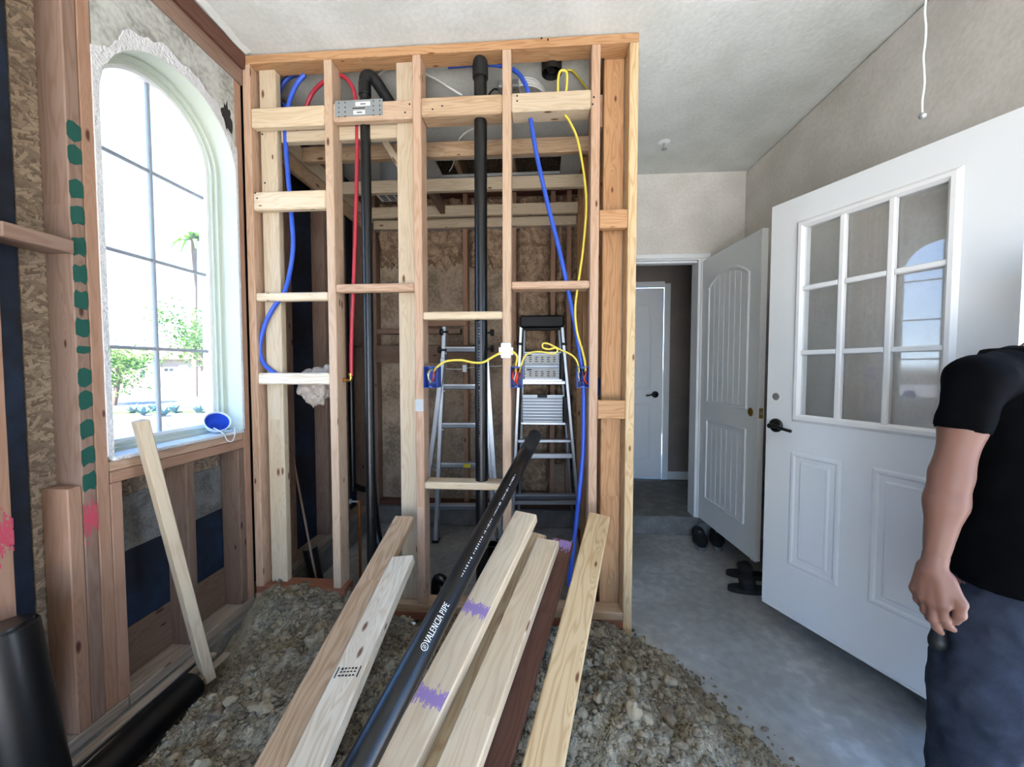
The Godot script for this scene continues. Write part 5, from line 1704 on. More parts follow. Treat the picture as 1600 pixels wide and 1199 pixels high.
func build_ladders() -> void:
	# telescoping ladder
	var z := -2.86
	var c := pz(727, 848, z)
	var l := root("telescoping_ladder", Vector3(c.x, 0, z))
	tag(l, "silver telescoping ladder with flared legs and black knobs behind the middle bay", "ladder")
	var xc := func(py: float) -> float: return 727.0 + (py - 512.0) * 0.001
	rail(l, "inner_rail", Vector2(695.5, 511), Vector2(681.5, 847), z, 0.030, 0.06, M.alu)
	rail(l, "inner_rail", Vector2(757.5, 511), Vector2(772, 847), z, 0.030, 0.06, M.alu)
	rail(l, "outer_rail", Vector2(692.5, 560), Vector2(672, 728), z + 0.05, 0.034, 0.03, M.alu)
	rail(l, "outer_rail", Vector2(672, 728), Vector2(660, 843), z + 0.05, 0.032, 0.03, M.alu)
	rail(l, "outer_rail", Vector2(760.5, 560), Vector2(771.5, 728), z + 0.05, 0.034, 0.03, M.alu)
	rail(l, "outer_rail", Vector2(771.5, 728), Vector2(783, 843), z + 0.05, 0.032, 0.03, M.alu)
	for k in 5:
		var py: float = [547, 605, 665, 727, 792][k]
		var xl := 694.0 - (py - 547) * 0.042; var xr := 759.0 + (py - 547) * 0.045
		if k >= 3: xl -= 8.0 * (k - 2); xr += 4.0
		var p := pz(xl, py, z); var q := pz(xr, py, z)
		var rg := beam("rung", p, q, 0.036, 0.04, Vector3.UP, M.alu_dark, l, 0.006)
		var mb := MB.new()
		cbox(mb, Vector3((q - p).length() - 0.03, 0.012, 0.046), 0.002)
		part("tread", mb, M.alu, rg).position = Vector3(0, 0.016, 0)
		for e in [p, q]:
			var mb2 := MB.new()
			lathe(mb2, [Vector2(0, 0.004), Vector2(0.006, 0.003), Vector2(0.007, 0.0)], 8, Transform3D(Basis(Vector3.RIGHT, PI / 2), e + Vector3(0.02 * signf(c.x - e.x), -0.028, 0.03) - l.position))
			part("rivet", mb2, M.alu, l)
	for q in [[690, 519], [687, 547], [769, 520], [769, 545]]:
		var mb := MB.new()
		lathe(mb, [Vector2(0.0, -0.014), Vector2(0.022, -0.012), Vector2(0.026, 0.0), Vector2(0.022, 0.012), Vector2(0.008, 0.014), Vector2(0.008, 0.05)], 14, Transform3D(Basis(Vector3.BACK, -PI / 2 if q[0] < 720 else PI / 2), pz(q[0], q[1], z + 0.035) - l.position))
		part("lock_knob", mb, M.black, l)
	bar("warning_tag", pz(724, 731, z + 0.03), pz(735, 725, z + 0.03) + Vector3(0, 0, 0.001), M.yellow_tag, l, 0.0002)
	for q in [[681.5, 849], [772, 849]]:
		var p := pz(q[0], q[1], z)
		bar("rubber_foot", Vector3(p.x - 0.024, 0.002, z - 0.034), Vector3(p.x + 0.024, 0.022, z + 0.034), M.black, l)
	# step ladder folded against the back wall
	z = -3.10
	var s := root("step_ladder", Vector3(pz(855, 830, z).x, 0, z))
	tag(s, "silver folding stepladder with a black top cap leaning at the back wall", "ladder")
	var foot := func(px: float) -> Vector2: return Vector2(px, 832)
	rail(s, "front_rail", Vector2(814.5, 505), Vector2(800.5, 829), z, 0.024, 0.05, M.alu)
	rail(s, "front_rail", Vector2(877.5, 505), Vector2(906.5, 829), z, 0.024, 0.05, M.alu)
	rail(s, "rear_rail", Vector2(820, 512), Vector2(810, 829), z - 0.045, 0.02, 0.03, M.alu_dark)
	rail(s, "rear_rail", Vector2(873, 512), Vector2(896, 829), z - 0.045, 0.02, 0.03, M.alu_dark)
	var a := pz(812.5, 513, z); var b := pz(881, 493.5, z)
	bar("top_cap", Vector3(a.x, a.y, z - 0.05), Vector3(b.x, b.y, z + 0.04), M.black, s, 0.012)
	bar("cap_lip", Vector3(a.x + 0.03, a.y - 0.02, z + 0.0), Vector3(b.x - 0.03, a.y, z + 0.03), M.black, s, 0.006)
	for q in [[812.8, 538], [881.5, 538]]:
		var p := pz(q[0], q[1], z)
		bar("joint_sleeve", p + Vector3(-0.018, -0.01, -0.03), p + Vector3(0.018, 0.01, 0.032), M.black, s, 0.003)
	# folded treads: ribbed trays, each with its lip
	for k in 2:
		var t: Array = [[819, 874.5, 551, 594], [816, 879.5, 618.5, 661]][k]
		var p := pz(t[0], t[3], z + 0.03); var q := pz(t[1], t[2], z + 0.03)
		var tr := Node3D.new()
		tr.name = "folding_tread"
		s.add_child(tr, true)
		bar("tray", Vector3(p.x, p.y, z + 0.012) - s.position, Vector3(q.x, q.y, z + 0.03) - s.position, M.alu_dark, tr)
		var n := 9
		for i in n:
			var y := lerpf(p.y + 0.012, q.y - 0.012, i / (n - 1.0))
			bar("rib", Vector3(p.x + 0.004, y - 0.003, z + 0.0301) - s.position, Vector3(q.x - 0.004, y + 0.003, z + 0.034) - s.position, M.alu, tr, 0.0012)
		bar("lip", Vector3(p.x - 0.012, p.y - 0.012, z + 0.012) - s.position, Vector3(q.x + 0.02, p.y + 0.008, z + 0.045) - s.position, M.alu, tr)
		bar("lip", Vector3(p.x, q.y - 0.004, z + 0.012) - s.position, Vector3(q.x + 0.01, q.y + 0.006, z + 0.042) - s.position, M.alu, tr)
		bar("side_bracket", Vector3(q.x + 0.006, p.y, z - 0.01) - s.position, Vector3(q.x + 0.034, q.y - 0.01, z + 0.02) - s.position, M.black, tr)
		if k == 0:
			for j in 2:
				var y0 := lerpf(p.y, q.y, 0.08 + j * 0.52)
				var y1 := lerpf(p.y, q.y, 0.42 + j * 0.52)
				bar("instruction_label", Vector3(p.x + 0.012, y0, z + 0.0341) - s.position, Vector3(q.x - 0.012, y1, z + 0.0346) - s.position, M.label, tr, 0.0001)
				for i in 5:
					var x := lerpf(p.x + 0.05, q.x - 0.04, i / 4.0)
					for h in 3:
						bar("print", Vector3(x - 0.011, lerpf(y0, y1, 0.16 + h * 0.22), z + 0.0347) - s.position, Vector3(x + 0.006 + 0.004 * ((i + h) % 2), lerpf(y0, y1, 0.28 + h * 0.22), z + 0.0349) - s.position, M.print_grey, tr, 0.00005)
				bar("print", Vector3(p.x + 0.02, lerpf(y0, y1, 0.82), z + 0.0347) - s.position, Vector3(p.x + 0.06, lerpf(y0, y1, 0.95), z + 0.0349) - s.position, M.ink, tr, 0.00005)
		else:
			var xm := (p.x + q.x) * 0.5
			bar("latch", Vector3(xm - 0.04, q.y - 0.016, z + 0.0421) - s.position, Vector3(xm + 0.036, q.y + 0.012, z + 0.05) - s.position, M.black, tr)
	for k in 5:
		var py: float = [598, 689, 713, 776, 785][k]
		var xl := 814.5 - (py - 505) * 0.0433; var xr := 877.5 + (py - 505) * 0.0895
		var p := pz(xl, py, z); var q := pz(xr, py, z)
		var rg := beam("rung", p + Vector3(0.012, 0, 0), q - Vector3(0.012, 0, 0), 0.030 if k != 1 else 0.024, 0.04, Vector3.UP, M.alu if k != 3 else M.alu_dark, s, 0.004)
		if k == 2 or k == 3:
			var mb := MB.new()
			cbox(mb, Vector3((q - p).length() - 0.03, 0.014, 0.046), 0.002)
			part("tread", mb, M.alu, rg).position = Vector3(0, 0.016, 0)
	for q in [800.5, 906.5]:
		var p := pz(q, 829, z)
		bar("rubber_foot", Vector3(p.x - 0.016, 0.001, z - 0.03), Vector3(p.x + 0.016, 0.03, z + 0.03), M.black, s)

# ---------------------------------------------------------------- surface nets over tapered capsules
func sdf(mb: MB, bones: Array, cell: float, k: float, planes: Array = [], bump: FastNoiseLite = null, amp := 0.0) -> void:
	# bones: [a, b, ra, rb]; planes: [normal, distance], keeps normal . p <= distance
	var lo := Vector3.INF; var hi := -Vector3.INF
	for bn in bones:
		var r: float = maxf(bn[2], bn[3]) + 3.0 * cell
		lo = lo.min((bn[0] as Vector3).min(bn[1]) - Vector3.ONE * r)
		hi = hi.max((bn[0] as Vector3).max(bn[1]) + Vector3.ONE * r)
	var nx := int((hi.x - lo.x) / cell) + 2; var ny := int((hi.y - lo.y) / cell) + 2; var nz := int((hi.z - lo.z) / cell) + 2
	var f := PackedFloat32Array()
	f.resize(nx * ny * nz)
	f.fill(0.0)
	var reach := 4.0 / k + 3.0 * cell
	for bn in bones:
		var a: Vector3 = bn[0]; var b: Vector3 = bn[1]
		var ra: float = bn[2]; var rb: float = bn[3]
		var r := maxf(ra, rb) + reach
		var l0 := (a.min(b) - Vector3.ONE * r - lo) / cell
		var h0 := (a.max(b) + Vector3.ONE * r - lo) / cell
		var ab := b - a
		var inv := 1.0 / maxf(ab.length_squared(), 1e-9)
		for iz in range(maxi(0, int(l0.z)), mini(nz, int(h0.z) + 1)):
			for iy in range(maxi(0, int(l0.y)), mini(ny, int(h0.y) + 1)):
				var row := (iz * ny + iy) * nx
				for ix in range(maxi(0, int(l0.x)), mini(nx, int(h0.x) + 1)):
					var p := lo + Vector3(ix, iy, iz) * cell
					var t := clampf((p - a).dot(ab) * inv, 0.0, 1.0)
					var d := (p - a - ab * t).length() - lerpf(ra, rb, t)
					if d < reach: f[row + ix] += exp(-k * d)
	for i in f.size():
		f[i] = -log(f[i]) / k if f[i] > 1e-30 else reach
	if planes or bump:
		for iz in nz:
			for iy in ny:
				for ix in nx:
					var i := (iz * ny + iy) * nx + ix
					if f[i] > 0.05: continue
					var p := lo + Vector3(ix, iy, iz) * cell
					if bump: f[i] += amp * bump.get_noise_3dv(p)
					for pl in planes:
						f[i] = maxf(f[i], (pl[0] as Vector3).dot(p) - pl[1])
	var vid := PackedInt32Array()
	vid.resize(nx * ny * nz)
	vid.fill(-1)
	var sy := nx; var sz := nx * ny
	var corner := [0, 1, sy, sy + 1, sz, sz + 1, sz + sy, sz + sy + 1]
	var edges := [[0, 1], [2, 3], [4, 5], [6, 7], [0, 2], [1, 3], [4, 6], [5, 7], [0, 4], [1, 5], [2, 6], [3, 7]]
	for iz in nz - 1:
		for iy in ny - 1:
			for ix in nx - 1:
				var i := iz * sz + iy * sy + ix
				var mask := 0
				for c in 8:
					if f[i + corner[c]] < 0.0: mask |= 1 << c
				if mask == 0 or mask == 255: continue
				var s := Vector3.ZERO
				var n := 0
				for e in edges:
					var fa := f[i + corner[e[0]]]; var fb := f[i + corner[e[1]]]
					if (fa < 0.0) == (fb < 0.0): continue
					var t := fa / (fa - fb)
					var pa := Vector3(e[0] & 1, (e[0] >> 1) & 1, e[0] >> 2); var pb := Vector3(e[1] & 1, (e[1] >> 1) & 1, e[1] >> 2)
					s += pa.lerp(pb, t)
					n += 1
				var g := Vector3(f[i + 1] - f[i] + f[i + sy + 1] - f[i + sy] + f[i + sz + 1] - f[i + sz] + f[i + sz + sy + 1] - f[i + sz + sy], f[i + sy] - f[i] + f[i + sy + 1] - f[i + 1] + f[i + sz + sy] - f[i + sz] + f[i + sz + sy + 1] - f[i + sz + 1], f[i + sz] - f[i] + f[i + sz + 1] - f[i + 1] + f[i + sz + sy] - f[i + sy] + f[i + sz + sy + 1] - f[i + sy + 1])
				vid[i] = mb.v.size()
				mb.v.append(lo + (Vector3(ix, iy, iz) + s / n) * cell)
				mb.n.append(g.normalized() if g.length() > 1e-9 else Vector3.UP)
				mb.uv.append(Vector2.ZERO)
	for iz in range(1, nz - 1):
		for iy in range(1, ny - 1):
			for ix in range(1, nx - 1):
				var i := iz * sz + iy * sy + ix
				var in0 := f[i] < 0.0
				for ax in 3:
					var st: int = [1, sy, sz][ax]
					if (f[i + st] < 0.0) == in0: continue
					var u: int = [sy, sz, 1][ax]; var w: int = [sz, 1, sy][ax]
					var q := [vid[i], vid[i - u], vid[i - u - w], vid[i - w]]
					if q[0] < 0 or q[1] < 0 or q[2] < 0 or q[3] < 0: continue
					if in0: mb.idx.append_array([q[0], q[2], q[1], q[0], q[3], q[2]])
					else: mb.idx.append_array([q[0], q[1], q[2], q[0], q[2], q[3]])

# ---------------------------------------------------------------- small things
func build_shoe(at: Vector3, turn: float, label: String, slide: bool, mirror: float) -> void:
	var o := root("slide_sandal" if slide else "sneaker", at)
	o.rotation.y = turn
	tag(o, label, "shoe", "pair of slides" if slide else "pair of sneakers")
	var outline := PackedVector2Array()
	for i in 28:
		var a := TAU * i / 28.0
		var l := sin(a)
		var w := 0.040 + 0.010 * clampf(l, -0.2, 1.0)
		outline.append(Vector2(cos(a) * w + mirror * 0.006 * l, l * 0.138))
	var up := Transform3D(Basis(Vector3.RIGHT, Vector3(0, 0, -1), Vector3.UP), Vector3.ZERO)
	var mb := MB.new()
	prism(mb, outline, 0.0005, 0.026, up)
	part("sole", mb, M.shoe if slide else M.sole, o)
	mb = MB.new()
	if slide:
		sdf(mb, [[Vector3(-0.034, 0.03, -0.05), Vector3(-0.02, 0.062, -0.05), 0.012, 0.014], [Vector3(-0.02, 0.062, -0.05), Vector3(0.02, 0.062, -0.05), 0.014, 0.014], [Vector3(0.02, 0.062, -0.05), Vector3(0.034, 0.03, -0.05), 0.014, 0.012], [Vector3(-0.034, 0.03, -0.015), Vector3(-0.02, 0.068, -0.015), 0.012, 0.014], [Vector3(-0.02, 0.068, -0.015), Vector3(0.02, 0.068, -0.015), 0.014, 0.014], [Vector3(0.02, 0.068, -0.015), Vector3(0.034, 0.03, -0.015), 0.014, 0.012]], 0.006, 90.0)
		part("strap", mb, M.shoe, o)
	else:
		sdf(mb, [[Vector3(0, 0.035, -0.098), Vector3(0, 0.045, -0.03), 0.032, 0.042], [Vector3(0, 0.045, -0.03), Vector3(0, 0.06, 0.06), 0.042, 0.037], [Vector3(0, 0.04, 0.06), Vector3(0, 0.065, 0.10), 0.036, 0.032]], 0.007, 60.0, [[Vector3(0, -1, 0), -0.024], [Vector3(0, 1, 0), 0.088]])
		part("upper", mb, M.shoe, o)
		mb = MB.new()
		lathe(mb, [Vector2(0.0, 0.0), Vector2(1.0, 0.0)], 18, Transform3D(Basis(Vector3(0.026, 0, 0), Vector3(0, 1, 0), Vector3(0, 0, 0.045)), Vector3(0, 0.0885, 0.065)))
		part("opening", mb, M.hole, o)
		for k in 3:
			mb = MB.new()
			tube(mb, smooth([Vector3(-0.02, 0.078, -0.012 + k * 0.016), Vector3(0, 0.091, -0.012 + k * 0.016), Vector3(0.02, 0.078, -0.012 + k * 0.016)], 0.008), 0.003, 6)
			part("lace", mb, M.sole, o)

func build_small_things() -> void:
	build_shoe(pyf(1093, 850, 0) + Vector3(0, 0, 0.0), 2.9, "left-hand one of the dark sneakers standing under the hall door", false, 1.0)
	build_shoe(pyf(1120, 850, 0) + Vector3(0.0, 0, 0.0), 2.75, "right-hand one of the dark sneakers standing under the hall door", false, -1.0)
	build_shoe(pyf(1172, 902, 0), 1.45, "farther black slide sandal by the edge of the white door", true, 1.0)
	build_shoe(pyf(1176, 925, 0), 1.45, "nearer black slide sandal by the edge of the white door", true, -1.0)
	# dust mask on the sill
	var mp := pxw(342, 672, XL - 0.03)
	var m := root("dust_mask", Vector3(XL - 0.035, 1.027, mp.z))
	tag(m, "white dust mask with blue lining lying on the window sill", "mask")
	var mb := MB.new()
	var tf := Transform3D(Basis(Quaternion(Vector3.UP, Vector3(0.62, 0.55, 0.42).normalized())), Vector3(-0.005, 0.043, 0.0))
	lathe(mb, [Vector2(0.0, -0.03), Vector2(0.018, -0.028), Vector2(0.034, -0.018), Vector2(0.043, 0.002), Vector2(0.047, 0.020), Vector2(0.050, 0.021), Vector2(0.050, 0.018), Vector2(0.046, 0.0), Vector2(0.036, -0.021), Vector2(0.019, -0.031), Vector2(0.0, -0.033)], 24, tf)
	part("shell", mb, M.mask_white, m)
	mb = MB.new()
	lathe(mb, [Vector2(0.0, -0.028), Vector2(0.017, -0.026), Vector2(0.032, -0.016), Vector2(0.041, 0.003), Vector2(0.0445, 0.014)], 24, tf)
	part("lining", mb, M.mask_blue, m)
	mb = MB.new()
	tube(mb, smooth([Vector3(0.02, 0.03, 0.045), Vector3(0.05, 0.004, 0.03), Vector3(0.052, -0.03, 0.01), Vector3(0.052, -0.04, -0.015), Vector3(0.05, -0.015, -0.035), Vector3(0.045, 0.02, -0.04)], 0.006), 0.0022, 6)
	part("strap", mb, M.mask_white, m)
	# plastic bag behind the lower left block
	var bp := pz(497, 605, -1.93)
	var bag := root("plastic_bag", bp)
	tag(bag, "crumpled clear plastic bag stuffed behind the lower left block", "plastic bag")
	var bn := noise(71, 16.0, 3)
	mb = MB.new()
	sdf(mb, [[Vector3(-0.03, 0.05, 0), Vector3(0.05, 0.06, -0.02), 0.045, 0.05], [Vector3(-0.05, 0.0, 0.01), Vector3(0.03, -0.01, 0), 0.03, 0.04], [Vector3(-0.03, -0.01, 0.02), Vector3(-0.01, -0.11, 0.03), 0.03, 0.006], [Vector3(0.0, -0.02, 0.02), Vector3(0.04, -0.08, 0.03), 0.025, 0.006], [Vector3(-0.04, 0.0, 0.02), Vector3(-0.075, -0.035, 0.03), 0.02, 0.005]], 0.007, 55.0, [], bn, 0.018)
	part("film", mb, M.bag, bag)
	# pull cord with a ball
	var c0 := pz(1446, -12, -1.45); var c1 := pz(1441.5, 178, -1.45)
	var pc := root("pull_cord", Vector3(c0.x, CEIL, -1.45))
	tag(pc, "thin white pull cord with a small metal ball hanging from the ceiling", "pull cord")
	mb = MB.new()
	var cp := []
	for i in 14:
		var t := i / 13.0
		cp.append(Vector3(0.003 * sin(i * 1.9) , lerpf(0.0, c1.y - CEIL, t), 0.0) + Vector3((c1.x - c0.x) * t, 0, 0))
	tube(mb, smooth(cp, 0.02), 0.0032, 8)
	part("cord", mb, M.plastic_white, pc)
	mb = MB.new()
	var sp := SphereMesh.new()
	lathe(mb, [Vector2(0.0, -0.0115), Vector2(0.008, -0.008), Vector2(0.0115, 0.0), Vector2(0.008, 0.008), Vector2(0.0, 0.0115)], 14, Transform3D(Basis(), Vector3(c1.x - c0.x, c1.y - CEIL - 0.006, 0)))
	part("ball", mb, M.galv, pc)
	# sprinkler
	var sk := pyf(1038, 222, CEIL)
	var s := root("fire_sprinkler", sk)
	tag(s, "small chrome fire sprinkler head in the ceiling by the doorway", "sprinkler")
	mb = MB.new()
	lathe(mb, [Vector2(0.0, -0.008), Vector2(0.012, -0.008), Vector2(0.036, -0.002), Vector2(0.038, 0.0)], 20)
	part("escutcheon", mb, M.plastic_white, s)
	mb = MB.new()
	tube(mb, [Vector3(0, -0.006, 0), Vector3(0, -0.045, 0)], 0.007, 10)
	lathe(mb, [Vector2(0.0, -0.047), Vector2(0.018, -0.046), Vector2(0.018, -0.043), Vector2(0.0, -0.042)], 14)
	part("deflector", mb, M.galv, s)
	# thin rod leaning in the far bay
	var t0 := pz(455, 700, -2.03); var t1 := pz(499, 872, -2.0)
	mb = MB.new()
	tube(mb, [t0 + Vector3(0.0, 0, 0), Vector3(t1.x, 0.05, -2.0)], 0.006, 8)
	solo("metal_rod", mb, M.brown, "thin rusty rod leaning in the left bay of the bathroom", "rod")
	# scraps of paper among the dirt
	for q in [[645, 985, -1.5, "small white scrap in the dirt between the stamped board and the black pipe"], [683, 994, -1.5, "tiny white scrap in the dirt between the black pipe and the purple-striped board"]]:
		var p := pz(q[0], q[1], q[2])
		var y := dirt_h(p.x, p.z) + 0.008
		var w := bar("paper_scrap", Vector3(p.x - 0.010, y, p.z - 0.014), Vector3(p.x + 0.008, y + 0.004, p.z + 0.012), M.plastic_white, self, 0.001)
		tag(w, q[3], "scrap", "white scraps in the dirt")

# ---------------------------------------------------------------- the person at the right
func build_person() -> void:
	var face := Vector3(0.30, 0, 0.95).normalized()
	var left := Vector3.UP.cross(face).normalized()      # the person's left hand side
	var ZA := -1.08
	var S := 0.955          # a shortish person
	var sh := pz(1524, 592, ZA)
	var el := pz(1486, 742, ZA + 0.005)
	var wr := pz(1459, 886, ZA + 0.02)
	var mid := sh + left * 0.21
	mid.y = 0.0
	var o := root("person", mid)
	tag(o, "person in a black T-shirt and dark blue trousers standing with one arm hanging down", "person")
	var L := func(v: Vector3) -> Vector3: return v - mid
	var W := func(side: float, up: float, fwd: float) -> Vector3: return left * side + Vector3.UP * up * S + face * fwd
	var hd: Vector3 = L.call(sh)
	sh = L.call(sh); el = L.call(el); wr = L.call(wr)
	var sh2: Vector3 = W.call(0.21, sh.y / S, 0.0)
	var el2: Vector3 = W.call(0.28, (el.y + 0.01) / S, 0.02)
	var wr2: Vector3 = W.call(0.28, (wr.y + 0.02) / S, 0.13)
	var hipy := 0.86
	# one skin: head, neck, trunk, arms, legs
	var skin := MB.new()
	var body := [
		[W.call(0.075, 1.46, 0.03), W.call(0.02, 1.38, -0.005), 0.052, 0.058],
		[W.call(-0.10, 1.32, -0.01), W.call(0.10, 1.32, -0.01), 0.058, 0.058],
		[W.call(-0.09, 1.22, 0.0), W.call(0.09, 1.22, 0.0), 0.09, 0.09],
		[W.call(-0.06, 1.08, 0.02), W.call(0.06, 1.08, 0.02), 0.095, 0.095],
		[W.call(-0.06, 0.94, 0.02), W.call(0.06, 0.94, 0.02), 0.095, 0.095],
		[W.call(-0.09, hipy - 0.06, 0), W.call(-0.155, 0.48, 0.01), 0.080, 0.058], [W.call(-0.155, 0.48, 0.01), W.call(-0.16, 0.08, -0.02), 0.056, 0.036],
		[W.call(0.09, hipy - 0.06, 0), W.call(0.11, 0.48, 0.03), 0.085, 0.058], [W.call(0.11, 0.48, 0.03), W.call(0.11, 0.08, 0.0), 0.056, 0.036],
		[W.call(-0.16, 0.05, -0.04), W.call(-0.18, 0.035, 0.13), 0.035, 0.028], [W.call(0.11, 0.05, -0.02), W.call(0.13, 0.035, 0.15), 0.035, 0.028],
		[sh, sh.lerp(el, 0.5), 0.046, 0.041], [sh.lerp(el, 0.5), el, 0.041, 0.037], [el, el.lerp(wr, 0.3), 0.037, 0.0385], [el.lerp(wr, 0.3), wr, 0.0385, 0.0225],
		[sh2, el2, 0.046, 0.037], [el2, el2.lerp(wr2, 0.3), 0.037, 0.0385], [el2.lerp(wr2, 0.3), wr2, 0.0385, 0.0225]]
	sdf(skin, body, 0.011, 110.0)
	# head
	var hc: Vector3 = W.call(0.115, 1.58, 0.06)
	var H := func(s: float, u: float, f: float) -> Vector3: return hc + left * s + Vector3.UP * u + face * f
	var head := [
		[H.call(0, 0.03, -0.02), H.call(0, 0.03, 0.02), 0.080, 0.075], [H.call(0, -0.03, 0.03), H.call(0, -0.08, 0.055), 0.058, 0.030],
		[H.call(-0.03, -0.06, 0.02), H.call(0.03, -0.06, 0.02), 0.045, 0.045],
		[H.call(0, 0.0, 0.095), H.call(0, -0.03, 0.112), 0.008, 0.013], [H.call(-0.008, -0.036, 0.104), H.call(0.008, -0.036, 0.104), 0.009, 0.009],
		[H.call(-0.03, 0.024, 0.078), H.call(0.03, 0.024, 0.078), 0.014, 0.014],
		[H.call(-0.018, -0.063, 0.089), H.call(0.018, -0.063, 0.089), 0.007, 0.007], [H.call(-0.015, -0.074, 0.087), H.call(0.015, -0.074, 0.087), 0.007, 0.007],
		[H.call(0.078, 0.02, -0.008), H.call(0.076, -0.022, 0.0), 0.013, 0.010], [H.call(-0.078, 0.02, -0.008), H.call(-0.076, -0.022, 0.0), 0.013, 0.010],
		[H.call(0, -0.06, -0.02), H.call(-0.05, -0.16, -0.04), 0.056, 0.054]]
	sdf(skin, head, 0.0055, 150.0)
	hand(skin, wr, (wr - el).normalized(), face, left, true)
	hand(skin, wr2, (wr2 - el2).normalized(), face, -left, false)
	part("body", skin, M.skin, o)
	for s in [-1.0, 1.0]:
		var mb := MB.new()
		lathe(mb, [Vector2(0.0, -0.011), Vector2(0.008, -0.008), Vector2(0.0115, 0.0), Vector2(0.008, 0.008), Vector2(0.0, 0.011)], 12, Transform3D(Basis(), H.call(s * 0.031, 0.003, 0.074)))
		part("eye", mb, M.eye, o)
		mb = MB.new()
		lathe(mb, [Vector2(0.0, 0.0122), Vector2(0.005, 0.0112)], 10, Transform3D(Basis(Quaternion(Vector3.UP, face)), H.call(s * 0.031, 0.003, 0.074)))
		part("iris", mb, M.hair, o)
	var hair := MB.new()
	sdf(hair, [[H.call(0, 0.045, -0.03), H.call(0, 0.05, 0.02), 0.084, 0.074], [H.call(0, -0.01, -0.045), H.call(0, -0.05, -0.05), 0.062, 0.045]], 0.007, 90.0, [[(face * 0.8 - Vector3.UP * 0.6), (face * 0.8 - Vector3.UP * 0.6).dot(H.call(0, 0.05, 0.055))]], noise(5, 40.0, 2), 0.004)
	part("hair", hair, M.hair, o)
	# shirt
	var shirt := MB.new()
	var folds := noise(17, 7.0, 3)
	var slv := (el - sh).normalized(); var slv2 := (el2 - sh2).normalized()
	var se := pz(1493, 672, ZA) - mid
	var torso := [
		[W.call(-0.10, 1.32, -0.005), W.call(0.10, 1.32, -0.005), 0.078, 0.078], [W.call(-0.085, 1.22, 0.01), W.call(0.085, 1.22, 0.01), 0.112, 0.112],
		[W.call(-0.075, 1.08, 0.035), W.call(0.075, 1.08, 0.035), 0.120, 0.120], [W.call(-0.07, 0.94, 0.045), W.call(0.07, 0.94, 0.045), 0.128, 0.128],
		[W.call(-0.075, 0.80, 0.03), W.call(0.075, 0.80, 0.03), 0.128, 0.128], [W.call(-0.03, 1.40, -0.01), W.call(0.03, 1.40, -0.01), 0.070, 0.070]]
	sdf(shirt, torso, 0.012, 55.0, [[Vector3(0, -1, 0), -0.755], [Vector3(0, 1, 0), 1.372]], folds, 0.012)
	sdf(shirt, [[W.call(-0.04, 1.385, -0.01), sh + Vector3(0.03, 0.0, 0), 0.056, 0.052], [W.call(-0.12, (sh.y - 0.02) / S, 0), sh, 0.06, 0.052], [sh, sh + slv * 0.22, 0.052, 0.055]], 0.010, 90.0, [[slv, slv.dot(sh) + slv.dot(se - sh)]], folds, 0.008)
	sdf(shirt, [[W.call(0.04, 1.385, -0.01), sh2 - left * 0.03, 0.056, 0.052], [W.call(0.12, (sh2.y - 0.02) / S, 0), sh2, 0.06, 0.052], [sh2, sh2 + slv2 * 0.22, 0.052, 0.055]], 0.010, 90.0, [[slv2, slv2.dot(sh2) + 0.17]], folds, 0.008)
	part("t_shirt", shirt, M.shirt, o)
	# trousers
	var tr := MB.new()
	var cr := noise(19, 9.0, 3)
	sdf(tr, [
		[W.call(-0.08, 0.80, 0.01), W.call(0.08, 0.80, 0.01), 0.094, 0.094],
		[W.call(-0.105, 0.68, 0.01), W.call(-0.165, 0.48, 0.02), 0.105, 0.096], [W.call(-0.165, 0.48, 0.02), W.call(-0.17, 0.06, -0.01), 0.092, 0.074],
		[W.call(0.105, 0.68, 0.01), W.call(0.135, 0.48, 0.03), 0.105, 0.092], [W.call(0.125, 0.48, 0.03), W.call(0.125, 0.06, 0.0), 0.088, 0.072]], 0.012, 60.0, [[Vector3(0, -1, 0), -0.045], [Vector3(0, 1, 0), 0.80]], cr, 0.012)
	part("trousers", tr, M.trousers, o)
	var pk := MB.new()
	sdf(pk, [[W.call(-0.02, 0.80, 0.11), W.call(-0.03, 0.70, 0.105), 0.032, 0.036]], 0.009, 80.0)
	part("dark_pocket", pk, M.pocket, o)
	for s in [[-0.165, -0.02], [0.125, 0.0]]:
		var sm := MB.new()
		sdf(sm, [[W.call(s[0], 0.045, s[1] - 0.04), W.call(s[0], 0.045, s[1] + 0.06), 0.048, 0.050], [W.call(s[0], 0.045, s[1] + 0.06), W.call(s[0] * 1.1, 0.035, s[1] + 0.16), 0.050, 0.038]], 0.009, 60.0, [[Vector3(0, -1, 0), -0.001]])
		part("shoe", sm, M.shoe, o)
	# what hangs from the belt behind the hand
	var kb := pz(1466, 986, ZA - 0.02) - mid
	var km := MB.new()
	sdf(km, [[kb + Vector3(0.02, 0.05, -0.02), kb + Vector3(0.0, -0.03, 0.0), 0.012, 0.014], [kb + Vector3(0.0, -0.03, 0.0), kb + Vector3(-0.004, -0.04, 0.0), 0.014, 0.012]], 0.005, 120.0)
	part("key_fob", km, M.black, o)

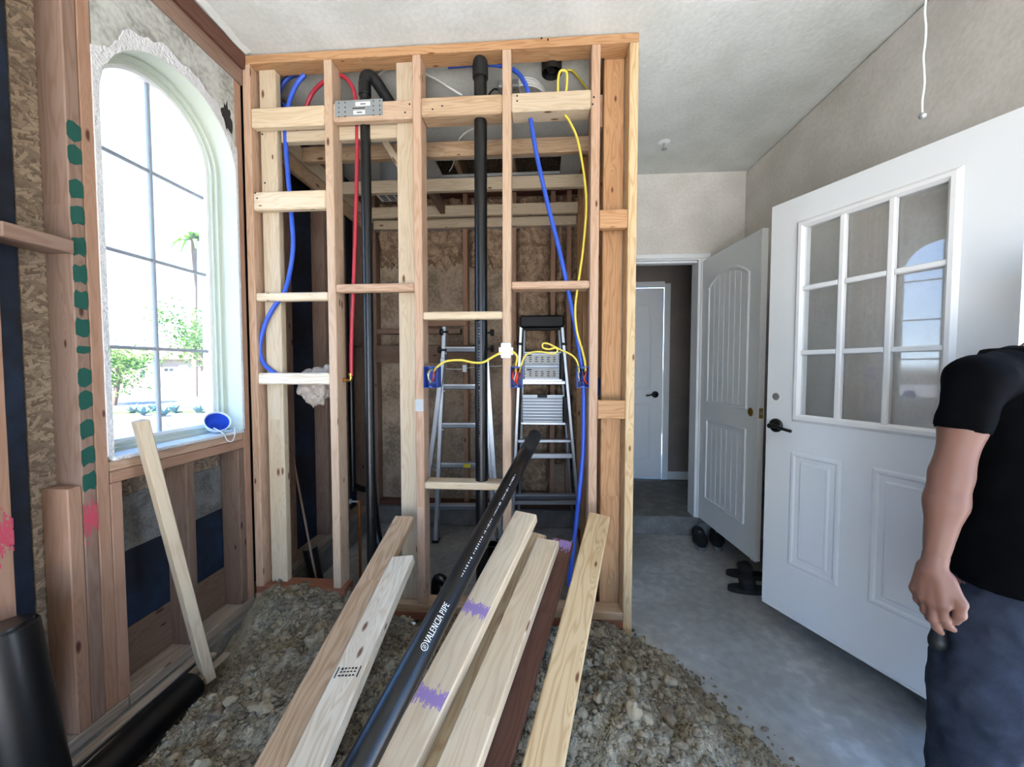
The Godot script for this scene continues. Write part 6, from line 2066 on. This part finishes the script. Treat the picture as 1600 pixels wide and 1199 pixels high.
func hand(mb: MB, wr: Vector3, down: Vector3, fwd: Vector3, inner: Vector3, main: bool) -> void:
	# down: along the hand; fwd: thumb side; inner: where the palm faces
	fwd = (fwd - down * fwd.dot(down)).normalized()
	inner = (inner - down * inner.dot(down) - fwd * inner.dot(fwd)).normalized()
	var P := func(d: float, f: float, i: float) -> Vector3: return wr + down * d + fwd * f + inner * i
	var bones := [
		[P.call(-0.03, 0, 0), P.call(0.012, 0.0, 0.0), 0.0255, 0.0245],
		[P.call(0.01, 0.010, 0), P.call(0.082, 0.028, 0.006), 0.0185, 0.0145], [P.call(0.01, 0.0, 0), P.call(0.086, 0.009, 0.003), 0.0185, 0.0145],
		[P.call(0.01, -0.008, 0), P.call(0.082, -0.011, 0.004), 0.020, 0.015], [P.call(0.01, -0.014, 0), P.call(0.074, -0.030, 0.008), 0.019, 0.014],
		[P.call(0.02, 0.018, 0.012), P.call(0.05, 0.03, 0.016), 0.020, 0.016]]
	var fr := [[0.026, 0.082, 0.043, 0.026, 0.021, 0.45, 0.0088], [0.008, 0.086, 0.047, 0.029, 0.022, 0.28, 0.0092], [-0.011, 0.082, 0.043, 0.027, 0.022, 0.42, 0.0088], [-0.030, 0.074, 0.033, 0.021, 0.019, 0.55, 0.0078]]
	for q in fr:
		var a: Vector3 = P.call(q[1], q[0], 0.004)
		var ang: float = q[5]
		for k in 3:
			var b: Vector3 = a + (down * cos(ang) + inner * sin(ang)) * q[2 + k]
			bones.append([a, b, q[6] * (1.08 - 0.09 * k), q[6] * (1.0 - 0.10 * k)])
			a = b
			ang += 0.45 if k == 0 else 0.30
	# thumb leaves the side of the palm near its root and closes towards the index finger
	var t0: Vector3 = P.call(0.030, 0.026, 0.014)
	var t1: Vector3 = P.call(0.066, 0.048, 0.024)
	var t2: Vector3 = P.call(0.095, 0.046, 0.034)
	var t3: Vector3 = P.call(0.117, 0.038, 0.040)
	bones.append([t0, t1, 0.0165, 0.0125]); bones.append([t1, t2, 0.0120, 0.0108]); bones.append([t2, t3, 0.0106, 0.0085])
	sdf(mb, bones, 0.0034, 300.0)
